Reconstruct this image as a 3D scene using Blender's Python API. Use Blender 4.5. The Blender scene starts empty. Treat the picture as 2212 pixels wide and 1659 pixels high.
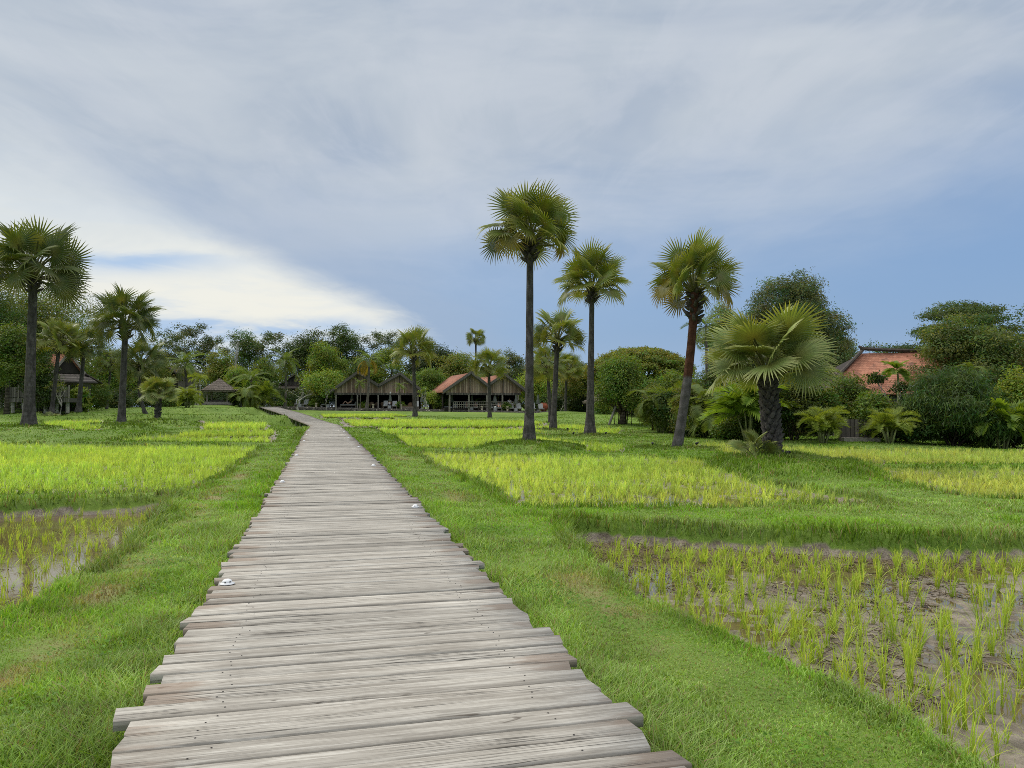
import bpy, math, random
import numpy as np
from math import sin, cos, pi, radians, atan, tan, sqrt
from mathutils import Vector, Matrix

random.seed(11)
RNG = np.random.default_rng(11)
SC = bpy.context.scene
COL = SC.collection

# ------------------------------------------------------------------ camera model (photo measured on a 2212 x 1659 sheet)
F, CX, CY, EYE = 1661.0, 1106.0, 829.5, 1.49
PITCH = atan((878.0 - CY) / F)

def ray(px, py):
    u = (px - CX) / F
    v = (CY - py) / F
    return (u, cos(PITCH) - v * sin(PITCH), sin(PITCH) + v * cos(PITCH))

def at(px, py, D):
    r = ray(px, py)
    t = D / r[1]
    return Vector((r[0] * t, D, EYE + r[2] * t))

def on(px, py, z):
    r = ray(px, py)
    t = (z - EYE) / r[2]
    return (r[0] * t, r[1] * t)

def m_of(px, D):
    return px * D / F

# ------------------------------------------------------------------ scene helpers
def tag(o, label=None, cat=None, group=None, kind=None):
    if label: o['label'] = label
    if cat: o['category'] = cat
    if group: o['group'] = group
    if kind: o['kind'] = kind
    return o

def link(name, data, parent=None):
    o = bpy.data.objects.new(name, data)
    COL.objects.link(o)
    if parent is not None:
        o.parent = parent
    return o

def thing(name, label, cat, loc=(0, 0, 0), rz=0.0, group=None):
    o = link(name, None)
    o.empty_display_size = 0.2
    o.location = loc
    o.rotation_euler = (0, 0, rz)
    return tag(o, label, cat, group)

def mesh_np(name, V, T=None, Q=None, mats=(), col=None, attrs=None, smooth=False, mi=None):
    """numpy arrays to a mesh; triangles T and quads Q index into V"""
    me = bpy.data.meshes.new(name)
    V = np.asarray(V, np.float32).reshape(-1, 3)
    idx, starts, totals = [], [], []
    n = 0
    for A, k in ((T, 3), (Q, 4)):
        if A is None or len(A) == 0:
            continue
        A = np.asarray(A, np.int32).reshape(-1, k)
        idx.append(A.ravel())
        starts.append(n + np.arange(len(A)) * k)
        totals.append(np.full(len(A), k))
        n += A.size
    idx = np.concatenate(idx); starts = np.concatenate(starts); totals = np.concatenate(totals)
    me.vertices.add(len(V)); me.vertices.foreach_set('co', V.ravel())
    me.loops.add(len(idx)); me.loops.foreach_set('vertex_index', idx.astype(np.int32))
    me.polygons.add(len(starts))
    me.polygons.foreach_set('loop_start', starts.astype(np.int32))
    me.polygons.foreach_set('loop_total', totals.astype(np.int32))
    if mi is not None:
        me.polygons.foreach_set('material_index', np.asarray(mi, np.int32))
    if smooth:
        me.polygons.foreach_set('use_smooth', np.ones(len(starts), bool))
    if col is not None:
        a = me.attributes.new('Col', 'FLOAT_COLOR', 'POINT')
        c = np.ones((len(V), 4), np.float32); c[:, :3] = np.clip(col, 0, 1)
        a.data.foreach_set('color', c.ravel())
    for k, v in (attrs or {}).items():
        v = np.asarray(v, np.float32)
        if v.ndim == 1:
            a = me.attributes.new(k, 'FLOAT', 'POINT'); a.data.foreach_set('value', v)
        else:
            a = me.attributes.new(k, 'FLOAT_VECTOR', 'POINT'); a.data.foreach_set('vector', v.ravel())
    for m in mats:
        me.materials.append(m)
    me.update(calc_edges=True)
    return me

class MB:
    """collects simple solids and links them as one mesh object"""
    def __init__(s):
        s.v, s.f, s.m = [], [], []
    def add(s, verts, faces, mi=0):
        b = len(s.v)
        s.v += [tuple(p) for p in verts]
        s.f += [tuple(b + i for i in f) for f in faces]
        s.m += [mi] * len(faces)
        return s
    def box(s, c, d, rz=0.0, rx=0.0, ry=0.0, mi=0):
        M = Matrix.Rotation(rz, 3, 'Z') @ Matrix.Rotation(ry, 3, 'Y') @ Matrix.Rotation(rx, 3, 'X')
        c = Vector(c)
        p = [c + M @ Vector((x * d[0] / 2, y * d[1] / 2, z * d[2] / 2)) for x, y, z in
             ((-1,-1,-1),(1,-1,-1),(1,1,-1),(-1,1,-1),(-1,-1,1),(1,-1,1),(1,1,1),(-1,1,1))]
        return s.add(p, ((3,2,1,0),(4,5,6,7),(0,1,5,4),(1,2,6,5),(2,3,7,6),(3,0,4,7)), mi)
    def prism(s, poly, y0, y1, mi=0):
        """poly in x,z extruded along y"""
        n = len(poly)
        p = [(x, y0, z) for x, z in poly] + [(x, y1, z) for x, z in poly]
        f = [tuple(range(n)), tuple(range(2 * n - 1, n - 1, -1))] + [(i, i + n, (i + 1) % n + n, (i + 1) % n) for i in range(n)]
        return s.add(p, f, mi)
    def tube(s, pts, rad, n=8, mi=0, cap=True):
        P = [Vector(p) for p in pts]
        if not hasattr(rad, '__len__'): rad = [rad] * len(P)
        vs, fs = [], []
        up = Vector((0, 0, 1))
        for i, p in enumerate(P):
            t = (P[min(i + 1, len(P) - 1)] - P[max(i - 1, 0)]).normalized()
            a = t.cross(up)
            if a.length < 0.05: a = t.cross(Vector((0, 1, 0)))
            a.normalize(); b = t.cross(a).normalized()
            for k in range(n):
                an = 2 * pi * k / n
                vs.append(p + (a * cos(an) + b * sin(an)) * rad[i])
        for i in range(len(P) - 1):
            for k in range(n):
                k2 = (k + 1) % n
                fs.append((i * n + k, i * n + k2, (i + 1) * n + k2, (i + 1) * n + k))
        if cap:
            fs.append(tuple(range(n)[::-1])); fs.append(tuple((len(P) - 1) * n + k for k in range(n)))
        return s.add(vs, fs, mi)
    def lathe(s, prof, n=16, c=(0, 0, 0), mi=0):
        vs, fs = [], []
        for r, z in prof:
            for k in range(n):
                vs.append((c[0] + r * cos(2 * pi * k / n), c[1] + r * sin(2 * pi * k / n), c[2] + z))
        for i in range(len(prof) - 1):
            for k in range(n):
                fs.append((i * n + k, i * n + (k + 1) % n, (i + 1) * n + (k + 1) % n, (i + 1) * n + k))
        fs.append(tuple(range(n)[::-1])); fs.append(tuple((len(prof) - 1) * n + k for k in range(n)))
        return s.add(vs, fs, mi)
    def mesh(s, name, mats, smooth=False):
        me = bpy.data.meshes.new(name)
        me.from_pydata(s.v, [], s.f)
        for m in (mats if isinstance(mats, (list, tuple)) else [mats]):
            me.materials.append(m)
        me.polygons.foreach_set('material_index', s.m)
        if smooth: me.polygons.foreach_set('use_smooth', [True] * len(s.f))
        me.update()
        return me
    def build(s, name, mats, parent=None, smooth=False):
        return link(name, s.mesh(name, mats, smooth), parent)

# ------------------------------------------------------------------ noise
def _h(i, j, seed):
    n = (i * 374761393 + j * 668265263 + seed * 982451653) & 0x7fffffff
    n = ((n ^ (n >> 13)) * 1274126177) & 0x7fffffff
    return ((n ^ (n >> 16)) & 0xffff) / 65535.0

def vnoise(x, y, seed=0):
    x = np.asarray(x, float); y = np.asarray(y, float)
    i = np.floor(x).astype(np.int64); j = np.floor(y).astype(np.int64)
    fx = x - i; fy = y - j
    fx = fx * fx * (3 - 2 * fx); fy = fy * fy * (3 - 2 * fy)
    a = _h(i, j, seed); b = _h(i + 1, j, seed); c = _h(i, j + 1, seed); d = _h(i + 1, j + 1, seed)
    return a + (b - a) * fx + (c - a) * fy + (a - b - c + d) * fx * fy

def fbm(x, y, seed=0, o=4):
    s = 0; a = 0.5; t = 0
    for k in range(o):
        s = s + a * vnoise(x * 2 ** k, y * 2 ** k, seed + k * 17); t += a; a *= 0.5
    return s / t

def sstep(a, b, x):
    t = np.clip((x - a) / (b - a), 0, 1)
    return t * t * (3 - 2 * t)

# ------------------------------------------------------------------ materials
class NT:
    def __init__(s, nt): s.nt = nt
    def n(s, t, **kw):
        n = s.nt.nodes.new(t)
        for k, v in kw.items():
            if k.startswith('i_'):
                key = k[2:]
                key = int(key) if key.isdigit() else key.replace('_', ' ')
                if isinstance(v, bpy.types.NodeSocket): s.nt.links.new(v, n.inputs[key])
                else: n.inputs[key].default_value = v
            else: setattr(n, k, v)
        return n
    def l(s, a, b): s.nt.links.new(a, b)
    def math(s, op, a, b=0.0, clamp=False):
        return s.n('ShaderNodeMath', operation=op, use_clamp=clamp, i_0=a, i_1=b).outputs[0]
    def mix(s, f, a, b, blend='MIX'):
        n = s.nt.nodes.new('ShaderNodeMix'); n.data_type = 'RGBA'; n.blend_type = blend
        for k, v in ((0, f), (6, a), (7, b)):
            if isinstance(v, bpy.types.NodeSocket): s.l(v, n.inputs[k])
            else: n.inputs[k].default_value = v
        return n.outputs[2]
    def ramp(s, f, a, b, smooth=True):
        n = s.n('ShaderNodeMapRange', interpolation_type='SMOOTHSTEP' if smooth else 'LINEAR', i_0=f, i_1=a, i_2=b)
        return n.outputs[0]
    def noise(s, vec, scale, detail=4.0, rough=0.55, dist=0.0):
        n = s.n('ShaderNodeTexNoise', i_Scale=scale, i_Detail=detail, i_Roughness=rough, i_Distortion=dist)
        if vec is not None: s.l(vec, n.inputs['Vector'])
        return n.outputs[0]
    def attr(s, name, out='Color'):
        return s.n('ShaderNodeAttribute', attribute_name=name).outputs[out]
    def mapv(s, vec, scale=(1, 1, 1), loc=(0, 0, 0)):
        n = s.n('ShaderNodeMapping', i_Scale=scale, i_Location=loc); s.l(vec, n.inputs[0]); return n.outputs[0]

def new_mat(name):
    m = bpy.data.materials.new(name); m.use_nodes = True
    m.node_tree.nodes.clear()
    return m, NT(m.node_tree)

def rgba(c): return (c[0], c[1], c[2], 1.0)

def finish(t, bsdf):
    o = t.n('ShaderNodeOutputMaterial'); t.l(bsdf, o.inputs[0])

def principled(t, color, rough=0.6, spec=0.4, bump=None, bstr=0.3, bdist=0.02, **kw):
    p = t.n('ShaderNodeBsdfPrincipled')
    for key, v in (('Base Color', color), ('Roughness', rough), ('Specular IOR Level', spec)):
        if isinstance(v, bpy.types.NodeSocket): t.l(v, p.inputs[key])
        else: p.inputs[key].default_value = rgba(v) if key == 'Base Color' and len(v) == 3 else v
    if bump is not None:
        b = t.n('ShaderNodeBump', i_Strength=bstr, i_Distance=bdist, i_Height=bump)
        t.l(b.outputs[0], p.inputs['Normal'])
    return p.outputs[0]

def mat_simple(name, c, rough=0.6, var=0.15, scale=6.0, spec=0.3, bump=0.15):
    m, t = new_mat(name)
    co = t.n('ShaderNodeTexCoord').outputs['Object']
    nz = t.noise(co, scale, 5)
    k = t.ramp(nz, 0.3, 0.7)
    c1 = rgba([x * (1 - var) for x in c]); c2 = rgba([min(1, x * (1 + var)) for x in c])
    finish(t, principled(t, t.mix(k, c1, c2), rough, spec, nz, bump, 0.01))
    return m

def mat_leaf(name, transl=0.4, rough=0.5, spec=0.25, tint=(1.25, 1.15, 0.55), objvar=0.25):
    m, t = new_mat(name)
    c = t.attr('Col')
    r = t.n('ShaderNodeObjectInfo').outputs['Random']
    k = t.math('MULTIPLY_ADD', r, objvar * 2); t.nt.nodes[-1].inputs[2].default_value = 1 - objvar
    c = t.mix(1.0, c, t.n('ShaderNodeCombineColor', i_0=k, i_1=k, i_2=k).outputs[0], 'MULTIPLY')
    p = principled(t, c, rough, spec)
    tr = t.n('ShaderNodeBsdfTranslucent')
    t.l(t.mix(1.0, c, rgba(tint), 'MULTIPLY'), tr.inputs[0])
    mx = t.n('ShaderNodeMixShader', i_0=transl); t.l(p, mx.inputs[1]); t.l(tr.outputs[0], mx.inputs[2])
    finish(t, mx.outputs[0])
    return m

def mat_wood_deck():
    m, t = new_mat('weathered_deck_wood')
    v = t.attr('loc', 'Vector')
    sp = t.n('ShaderNodeSeparateXYZ', i_0=v)
    x = sp.outputs[0]; sd = sp.outputs[2]
    big = t.noise(t.mapv(v, (0.9, 6.0, 1.0)), 1.0, 5, 0.65, 0.3)
    fine = t.noise(t.mapv(v, (1.6, 36.0, 1.0)), 1.0, 6, 0.7, 0.5)
    hair = t.noise(t.mapv(v, (6.0, 150.0, 1.0)), 1.0, 4, 0.65, 0.2)
    knot = t.noise(t.mapv(v, (2.6, 11.0, 1.0)), 1.0, 3, 0.5, 1.2)
    base = t.mix(t.ramp(big, 0.34, 0.66), (0.30, 0.276, 0.238, 1), (0.46, 0.435, 0.385, 1))
    base = t.mix(t.math('MULTIPLY', t.ramp(fine, 0.50, 0.59), 0.50), base, (0.195, 0.176, 0.15, 1))
    base = t.mix(t.math('MULTIPLY', t.ramp(fine, 0.47, 0.37), 0.5), base, (0.62, 0.595, 0.54, 1))
    base = t.mix(t.math('MULTIPLY', t.ramp(hair, 0.54, 0.66), 0.4), base, (0.14, 0.122, 0.10, 1))
    base = t.mix(t.math('MULTIPLY', t.ramp(knot, 0.69, 0.75), 0.75), base, (0.08, 0.065, 0.05, 1))
    # reddish-brown weathering on some plank ends and in stray patches
    ax = t.math('ABSOLUTE', x)
    pat = t.noise(t.mapv(v, (1.8, 9.0, 1.0), (3, 9, 0)), 1.0, 6, 0.7)
    own = t.math('FRACT', t.math('MULTIPLY', sd, 7.31))
    e = t.math('ADD', t.math('MULTIPLY', t.ramp(ax, 0.55, 1.25), t.math('MULTIPLY', own, 0.8)), t.math('MULTIPLY', pat, 1.15))
    base = t.mix(t.math('MULTIPLY', t.ramp(e, 0.80, 1.12), 0.62), base, (0.23, 0.165, 0.12, 1))
    crack = t.noise(t.mapv(v, (0.8, 34.0, 1.0), (0, 5, 0)), 1.0, 2, 0.5, 0.15)
    cr = t.math('SUBTRACT', 1.0, t.ramp(t.math('ABSOLUTE', t.math('SUBTRACT', crack, 0.5)), 0.0, 0.028))
    where = t.ramp(t.noise(t.mapv(v, (0.7, 4.0, 1.0), (7, 0, 0)), 1.0, 2), 0.48, 0.6)
    cr = t.math('MULTIPLY', cr, where)
    base = t.mix(t.math('MULTIPLY', cr, 0.9), base, (0.045, 0.04, 0.034, 1))
    tone = t.attr('tone', 'Fac')
    base = t.mix(1.0, base, t.n('ShaderNodeCombineColor', i_0=tone, i_1=tone, i_2=tone).outputs[0], 'MULTIPLY')
    h = t.math('SUBTRACT', t.math('ADD', t.math('MULTIPLY', fine, 0.7), t.math('MULTIPLY', hair, 0.3)), t.math('MULTIPLY', cr, 1.2))
    finish(t, principled(t, base, 0.78, 0.22, h, 0.55, 0.006))
    return m

def mat_trunk(name, c1, c2, c3=None, ring=9.0, top=None):
    """ringed palm bark; above `top` (object z) it turns to colour c3"""
    m, t = new_mat(name)
    co = t.n('ShaderNodeTexCoord').outputs['Object']
    nz = t.noise(t.mapv(co, (3, 3, 1.2)), 2.0, 5, 0.6)
    wv = t.n('ShaderNodeTexWave', wave_type='BANDS', bands_direction='Z', i_Scale=ring, i_Distortion=3.0, i_Detail=3.0, i_Detail_Scale=1.5)
    t.l(co, wv.inputs[0])
    w = wv.outputs['Fac']
    patch = t.noise(co, 1.3, 5, 0.6)
    c = t.mix(t.ramp(nz, 0.35, 0.68), rgba(c1), rgba(c2))
    c = t.mix(t.math('MULTIPLY', t.ramp(w, 0.62, 0.2), 0.55), c, rgba([x * 0.45 for x in c1]))
    c = t.mix(t.math('MULTIPLY', t.ramp(patch, 0.62, 0.72), 0.5), c, rgba([min(1, x * 1.7) for x in c2]))
    if c3 is not None:
        z = t.n('ShaderNodeSeparateXYZ', i_0=co).outputs[2]
        k = t.ramp(t.math('ADD', z, t.math('MULTIPLY', patch, 0.5)), top + 0.15, top + 0.3)
        cc = t.mix(t.ramp(nz, 0.35, 0.65), rgba(c3), rgba([x * 1.9 for x in c3]))
        cc = t.mix(t.math('MULTIPLY', t.ramp(w, 0.6, 0.2), 0.6), cc, rgba([x * 0.35 for x in c3]))
        c = t.mix(k, c, cc)
    h = t.math('ADD', t.math('MULTIPLY', w, 0.7), nz)
    finish(t, principled(t, c, 0.9, 0.15, h, 0.7, 0.04))
    return m

def mat_planks(name, c1, c2, freq, axis='X', rough=0.8):
    """upright weathered boards"""
    m, t = new_mat(name)
    co = t.n('ShaderNodeTexCoord').outputs['Object']
    s = t.n('ShaderNodeSeparateXYZ', i_0=co)
    x = s.outputs['XYZ'.index(axis)]
    xs = t.math('MULTIPLY', x, freq)
    idn = t.math('FLOOR', xs)
    fr = t.math('FRACT', xs)
    wn = t.n('ShaderNodeTexWhiteNoise', noise_dimensions='1D'); t.l(idn, wn.inputs['W'])
    sc = (18, 18, 1.2) if axis != 'Z' else (1.2, 1.2, 18)
    gr = t.noise(t.mapv(co, sc), 1.0, 5, 0.65)
    st = t.noise(t.mapv(co, tuple(v * 0.16 for v in sc)), 1.0, 3, 0.6)
    k = t.math('ADD', t.math('MULTIPLY', wn.outputs[0], 0.45), t.math('MULTIPLY', gr, 0.6))
    c = t.mix(t.ramp(k, 0.25, 0.8), rgba(c1), rgba(c2))
    c = t.mix(t.math('MULTIPLY', t.ramp(st, 0.52, 0.68), 0.6), c, rgba([v * 0.4 for v in c1]))
    g = t.math('SUBTRACT', 1.0, t.ramp(t.math('ABSOLUTE', t.math('SUBTRACT', fr, 0.5)), 0.40, 0.48))
    c = t.mix(g, rgba([v * 0.25 for v in c1]), c)
    finish(t, principled(t, c, rough, 0.2, t.math('ADD', g, gr), 0.5, 0.02))
    return m

def mat_tiles(name, c1, c2, dark, rows=7.0, cols=5.0):
    """clay roof tiles: the rows follow the slope, uneven colour and mossy dark patches"""
    m, t = new_mat(name)
    v = t.attr('loc', 'Vector')
    s = t.n('ShaderNodeSeparateXYZ', i_0=v)
    ry = t.math('MULTIPLY', s.outputs[1], rows)
    row = t.math('FLOOR', ry)
    off = t.math('MULTIPLY', t.math('MODULO', row, 2.0), 0.5)
    cx = t.math('ADD', t.math('MULTIPLY', s.outputs[0], cols), off)
    cb = t.n('ShaderNodeCombineXYZ', i_0=t.math('FLOOR', cx), i_1=row)
    wn = t.n('ShaderNodeTexWhiteNoise', noise_dimensions='2D'); t.l(cb.outputs[0], wn.inputs[0])
    nz = t.noise(t.mapv(v, (1, 1, 1)), 0.9, 6, 0.65)
    st = t.noise(t.mapv(v, (1.0, 0.35, 1)), 1.6, 5, 0.65)
    c = t.mix(wn.outputs[0], rgba(c1), rgba(c2))
    c = t.mix(t.math('MULTIPLY', t.ramp(nz, 0.5, 0.66), 0.75), c, rgba(dark))
    c = t.mix(t.math('MULTIPLY', t.ramp(st, 0.55, 0.66), 0.5), c, rgba([x * 0.5 for x in c1]))
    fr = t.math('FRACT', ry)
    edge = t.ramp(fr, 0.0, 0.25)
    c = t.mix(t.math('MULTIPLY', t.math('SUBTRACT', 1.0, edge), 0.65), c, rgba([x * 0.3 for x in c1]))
    fx = t.math('FRACT', cx)
    ex = t.ramp(t.math('ABSOLUTE', t.math('SUBTRACT', fx, 0.5)), 0.5, 0.38)
    finish(t, principled(t, c, 0.8, 0.2, t.math('ADD', fr, t.math('MULTIPLY', ex, 0.4)), 0.8, 0.05))
    return m

def mat_stone():
    m, t = new_mat('dry_stone')
    co = t.n('ShaderNodeTexCoord').outputs['Object']
    vo = t.n('ShaderNodeTexVoronoi', i_Scale=5.0); t.l(t.mapv(co, (1, 1, 1.6)), vo.inputs[0])
    ed = t.n('ShaderNodeTexVoronoi', feature='DISTANCE_TO_EDGE', i_Scale=5.0); t.l(t.mapv(co, (1, 1, 1.6)), ed.inputs[0])
    g = t.n('ShaderNodeSeparateColor', i_0=vo.outputs['Color']).outputs[0]
    c = t.mix(g, (0.06, 0.055, 0.05, 1), (0.20, 0.185, 0.165, 1))
    c = t.mix(t.ramp(g, 0.86, 0.95), c, (0.42, 0.38, 0.32, 1))
    k = t.ramp(ed.outputs['Distance'], 0.0, 0.09)
    c = t.mix(k, (0.035, 0.03, 0.026, 1), c)
    finish(t, principled(t, c, 0.9, 0.2, k, 0.6, 0.05))
    return m

def mat_terrain():
    m, t = new_mat('paddy_ground')
    geo = t.n('ShaderNodeNewGeometry').outputs['Position']
    mud = t.attr('mud', 'Fac'); dry = t.attr('dry', 'Fac')
    n1 = t.noise(geo, 0.55, 5, 0.6); n2 = t.noise(geo, 7.0, 5, 0.65); n3 = t.noise(geo, 38.0, 4, 0.65)
    g = t.mix(t.ramp(n1, 0.35, 0.65), (0.11, 0.20, 0.020, 1), (0.165, 0.255, 0.035, 1))
    g = t.mix(t.math('MULTIPLY', t.ramp(n2, 0.45, 0.7), 0.55), g, (0.095, 0.15, 0.02, 1))
    g = t.mix(t.math('MULTIPLY', t.ramp(n3, 0.5, 0.7), 0.5), g, (0.25, 0.29, 0.09, 1))
    g = t.mix(t.ramp(t.math('ADD', dry, t.math('MULTIPLY', t.math('SUBTRACT', n2, 0.5), 0.7)), 0.25, 0.8), g, (0.28, 0.225, 0.11, 1))
    s = t.mix(t.ramp(n2, 0.32, 0.68), (0.13, 0.10, 0.072, 1), (0.31, 0.26, 0.205, 1))
    s = t.mix(t.math('MULTIPLY', t.ramp(n3, 0.5, 0.68), 0.6), s, (0.075, 0.05, 0.032, 1))
    s = t.mix(t.math('MULTIPLY', t.ramp(n1, 0.48, 0.62), 0.45), s, (0.33, 0.285, 0.23, 1))
    k = t.ramp(mud, 0.35, 0.65)
    c = t.mix(k, g, s)
    wet = t.ramp(t.noise(geo, 2.2, 4, 0.6), 0.42, 0.6)
    rm = t.math('MULTIPLY_ADD', wet, 0.40); t.nt.nodes[-1].inputs[2].default_value = 0.20
    r = t.n('ShaderNodeMix', i_0=k, i_2=0.9, i_3=rm).outputs[0]
    h = t.math('ADD', n2, t.math('MULTIPLY', n3, 0.6))
    finish(t, principled(t, c, r, 0.35, h, 0.8, 0.04))
    return m

def mat_water():
    m, t = new_mat('murky_paddy_water')
    geo = t.n('ShaderNodeNewGeometry').outputs['Position']
    n = t.noise(geo, 0.7, 4, 0.6); n2 = t.noise(geo, 9.0, 3)
    c = t.mix(t.ramp(n, 0.35, 0.65), (0.115, 0.08, 0.032, 1), (0.16, 0.125, 0.075, 1))
    finish(t, principled(t, c, 0.06, 0.5, n2, 0.05, 0.01))
    return m

def mat_thatch():
    m, t = new_mat('palm_thatch')
    v = t.n('ShaderNodeTexCoord').outputs['Object']
    s = t.n('ShaderNodeSeparateXYZ', i_0=v)
    n = t.noise(t.mapv(v, (9, 9, 2)), 1.5, 5, 0.7)
    z = t.math('FRACT', t.math('ADD', t.math('MULTIPLY', s.outputs[2], 3.4), t.math('MULTIPLY', n, 0.5)))
    c = t.mix(t.ramp(n, 0.3, 0.7), (0.07, 0.058, 0.05, 1), (0.30, 0.255, 0.215, 1))
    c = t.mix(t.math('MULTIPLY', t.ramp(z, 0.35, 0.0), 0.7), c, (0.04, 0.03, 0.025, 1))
    finish(t, principled(t, c, 0.95, 0.1, t.math('ADD', n, z), 0.9, 0.06))
    return m

M = {}
M['leaf'] = mat_leaf('tree_leaf', 0.42, 0.5, 0.3, (1.35, 1.2, 0.5))
M['fan'] = mat_leaf('fan_palm_leaf', 0.34, 0.42, 0.4, (1.35, 1.15, 0.4), 0.22)
M['grass'] = mat_leaf('grass_blade', 0.36, 0.55, 0.2, (1.2, 1.15, 0.5), 0.0)
M['rice'] = mat_leaf('rice_blade', 0.42, 0.5, 0.2, (1.2, 1.12, 0.5), 0.0)
M['deck'] = mat_wood_deck()
M['nail'] = mat_simple('rusty_nail', (0.03, 0.025, 0.022), 0.7)
M['post'] = mat_simple('grey_timber', (0.24, 0.22, 0.19), 0.85, 0.35, 9.0)
M['bark'] = mat_trunk('dark_palm_bark', (0.062, 0.057, 0.053), (0.15, 0.14, 0.13), ring=7.0)
M['bark_lean'] = mat_trunk('two_tone_palm_bark', (0.085, 0.08, 0.078), (0.17, 0.16, 0.155), (0.075, 0.034, 0.02), 8.0, 3.05)
M['boot'] = mat_simple('old_leaf_base', (0.075, 0.068, 0.062), 0.9, 0.5, 9.0, 0.15, 0.6)
M['tbark'] = mat_trunk('tree_bark', (0.06, 0.048, 0.036), (0.15, 0.125, 0.10), ring=1.2)
M['pale'] = mat_simple('pale_bark', (0.36, 0.34, 0.30), 0.85, 0.3, 5.0)
M['coco'] = mat_trunk('coconut_bark', (0.13, 0.115, 0.10), (0.24, 0.215, 0.19), ring=6.0)
M['cane'] = mat_simple('areca_cane', (0.22, 0.24, 0.10), 0.6, 0.35, 4.0)
M['terrain'] = mat_terrain()
M['water'] = mat_water()
M['stone'] = mat_stone()
M['paving'] = mat_simple('terrace_paving', (0.17, 0.16, 0.145), 0.85, 0.3, 3.0)
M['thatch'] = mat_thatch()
M['gable'] = mat_planks('weathered_board_wall', (0.225, 0.15, 0.112), (0.52, 0.40, 0.315), 5.5)
M['darkboard'] = mat_planks('dark_board_wall', (0.085, 0.075, 0.067), (0.20, 0.18, 0.16), 5.0)
M['greyboard'] = mat_planks('grey_deck_board', (0.10, 0.092, 0.082), (0.24, 0.225, 0.205), 6.0)
M['beam'] = mat_simple('dark_beam', (0.075, 0.064, 0.054), 0.85, 0.35, 7.0)
M['barge'] = mat_simple('dark_bargeboard', (0.12, 0.11, 0.10), 0.8, 0.3, 5.0)
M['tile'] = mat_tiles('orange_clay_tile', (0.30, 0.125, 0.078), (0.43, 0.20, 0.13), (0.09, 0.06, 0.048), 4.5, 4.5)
M['tile_dark'] = mat_tiles('old_grey_tile', (0.06, 0.05, 0.045), (0.10, 0.085, 0.075), (0.03, 0.028, 0.026), 4.5, 4.5)
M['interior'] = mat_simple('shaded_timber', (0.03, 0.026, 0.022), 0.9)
M['white'] = mat_simple('white_plastic', (0.78, 0.79, 0.80), 0.35, 0.03, 6.0, 0.5, 0.02)
M['black'] = mat_simple('black_plastic', (0.018, 0.018, 0.019), 0.5)
M['umb'] = mat_simple('grey_green_canvas', (0.13, 0.145, 0.13), 0.85, 0.12, 8.0, 0.2, 0.3)
M['loungef'] = mat_simple('lounger_timber', (0.20, 0.175, 0.14), 0.7, 0.2)
M['cushion'] = mat_simple('grey_cushion', (0.33, 0.345, 0.35), 0.9, 0.08)
M['cream'] = mat_simple('cream_stone', (0.50, 0.44, 0.33), 0.85, 0.1)
M['rattan'] = mat_simple('brown_rattan', (0.15, 0.10, 0.06), 0.7, 0.3, 30.0)
M['skin'] = mat_simple('skin', (0.58, 0.34, 0.25), 0.5, 0.06)
M['skin_dark'] = mat_simple('tanned_skin', (0.32, 0.17, 0.10), 0.5, 0.06)
M['shirt'] = mat_simple('white_cotton', (0.78, 0.78, 0.77), 0.9, 0.04)
M['navy'] = mat_simple('navy_cloth', (0.03, 0.035, 0.07), 0.9, 0.1)
M['hair'] = mat_simple('dark_hair', (0.03, 0.02, 0.015), 0.6)
M['towel'] = mat_simple('white_towel', (0.75, 0.75, 0.74), 0.95, 0.04)
M['terracotta'] = mat_simple('terracotta_pot', (0.34, 0.10, 0.05), 0.8, 0.2)
M['straw'] = mat_leaf('dry_straw', 0.1, 0.8, 0.1, (1, 1, 1), 0.0)
# ------------------------------------------------------------------ boardwalk course
_bp = [(0.78, -2.0, 0.0), (-0.496, 3.18, 0.0), (-5.85, 25.0, 0.0), (-10.85, 45.0, 0.0), (-14.6, 60.0, 0.0),
       (-16.6, 66.0, 0.05), (-19.6, 73.0, 0.32), (-24.0, 83.0, 0.80), (-33.6, 105.0, 1.50)]
BW = 1.2
def _course():
    P = [np.array(p) for p in _bp]
    out = []
    for i in range(len(P) - 1):
        p0 = P[max(i - 1, 0)]; p1 = P[i]; p2 = P[i + 1]; p3 = P[min(i + 2, len(P) - 1)]
        n = max(8, int(np.linalg.norm(p2 - p1) / 0.25))
        for k in range(n):
            t = k / n
            out.append(0.5 * ((2 * p1) + (-p0 + p2) * t + (2 * p0 - 5 * p1 + 4 * p2 - p3) * t * t + (-p0 + 3 * p1 - 3 * p2 + p3) * t ** 3))
    out.append(P[-1])
    A = np.array(out)
    s = np.concatenate([[0], np.cumsum(np.linalg.norm(np.diff(A[:, :2], axis=0), axis=1))])
    return A, s
CA, CS = _course()
def course(s):
    p = np.array([np.interp(s, CS, CA[:, k]) for k in range(3)])
    q = np.array([np.interp(s + 0.3, CS, CA[:, k]) for k in range(3)]) - np.array([np.interp(s - 0.3, CS, CA[:, k]) for k in range(3)])
    return p, math.atan2(q[1], q[0]) - pi / 2       # heading as a z rotation
def lateral(x, y):
    """signed distance to the boardwalk's centre line (right is positive), and the deck's height there"""
    yc = np.clip(y, -2, 105)
    xc = np.interp(yc, CA[:, 1], CA[:, 0])
    zc = np.interp(yc, CA[:, 1], CA[:, 2])
    dx = np.gradient(CA[:, 0], CA[:, 1]); sl = np.interp(yc, CA[:, 1], dx)
    return (x - xc) / np.sqrt(1 + sl * sl), zc

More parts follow.
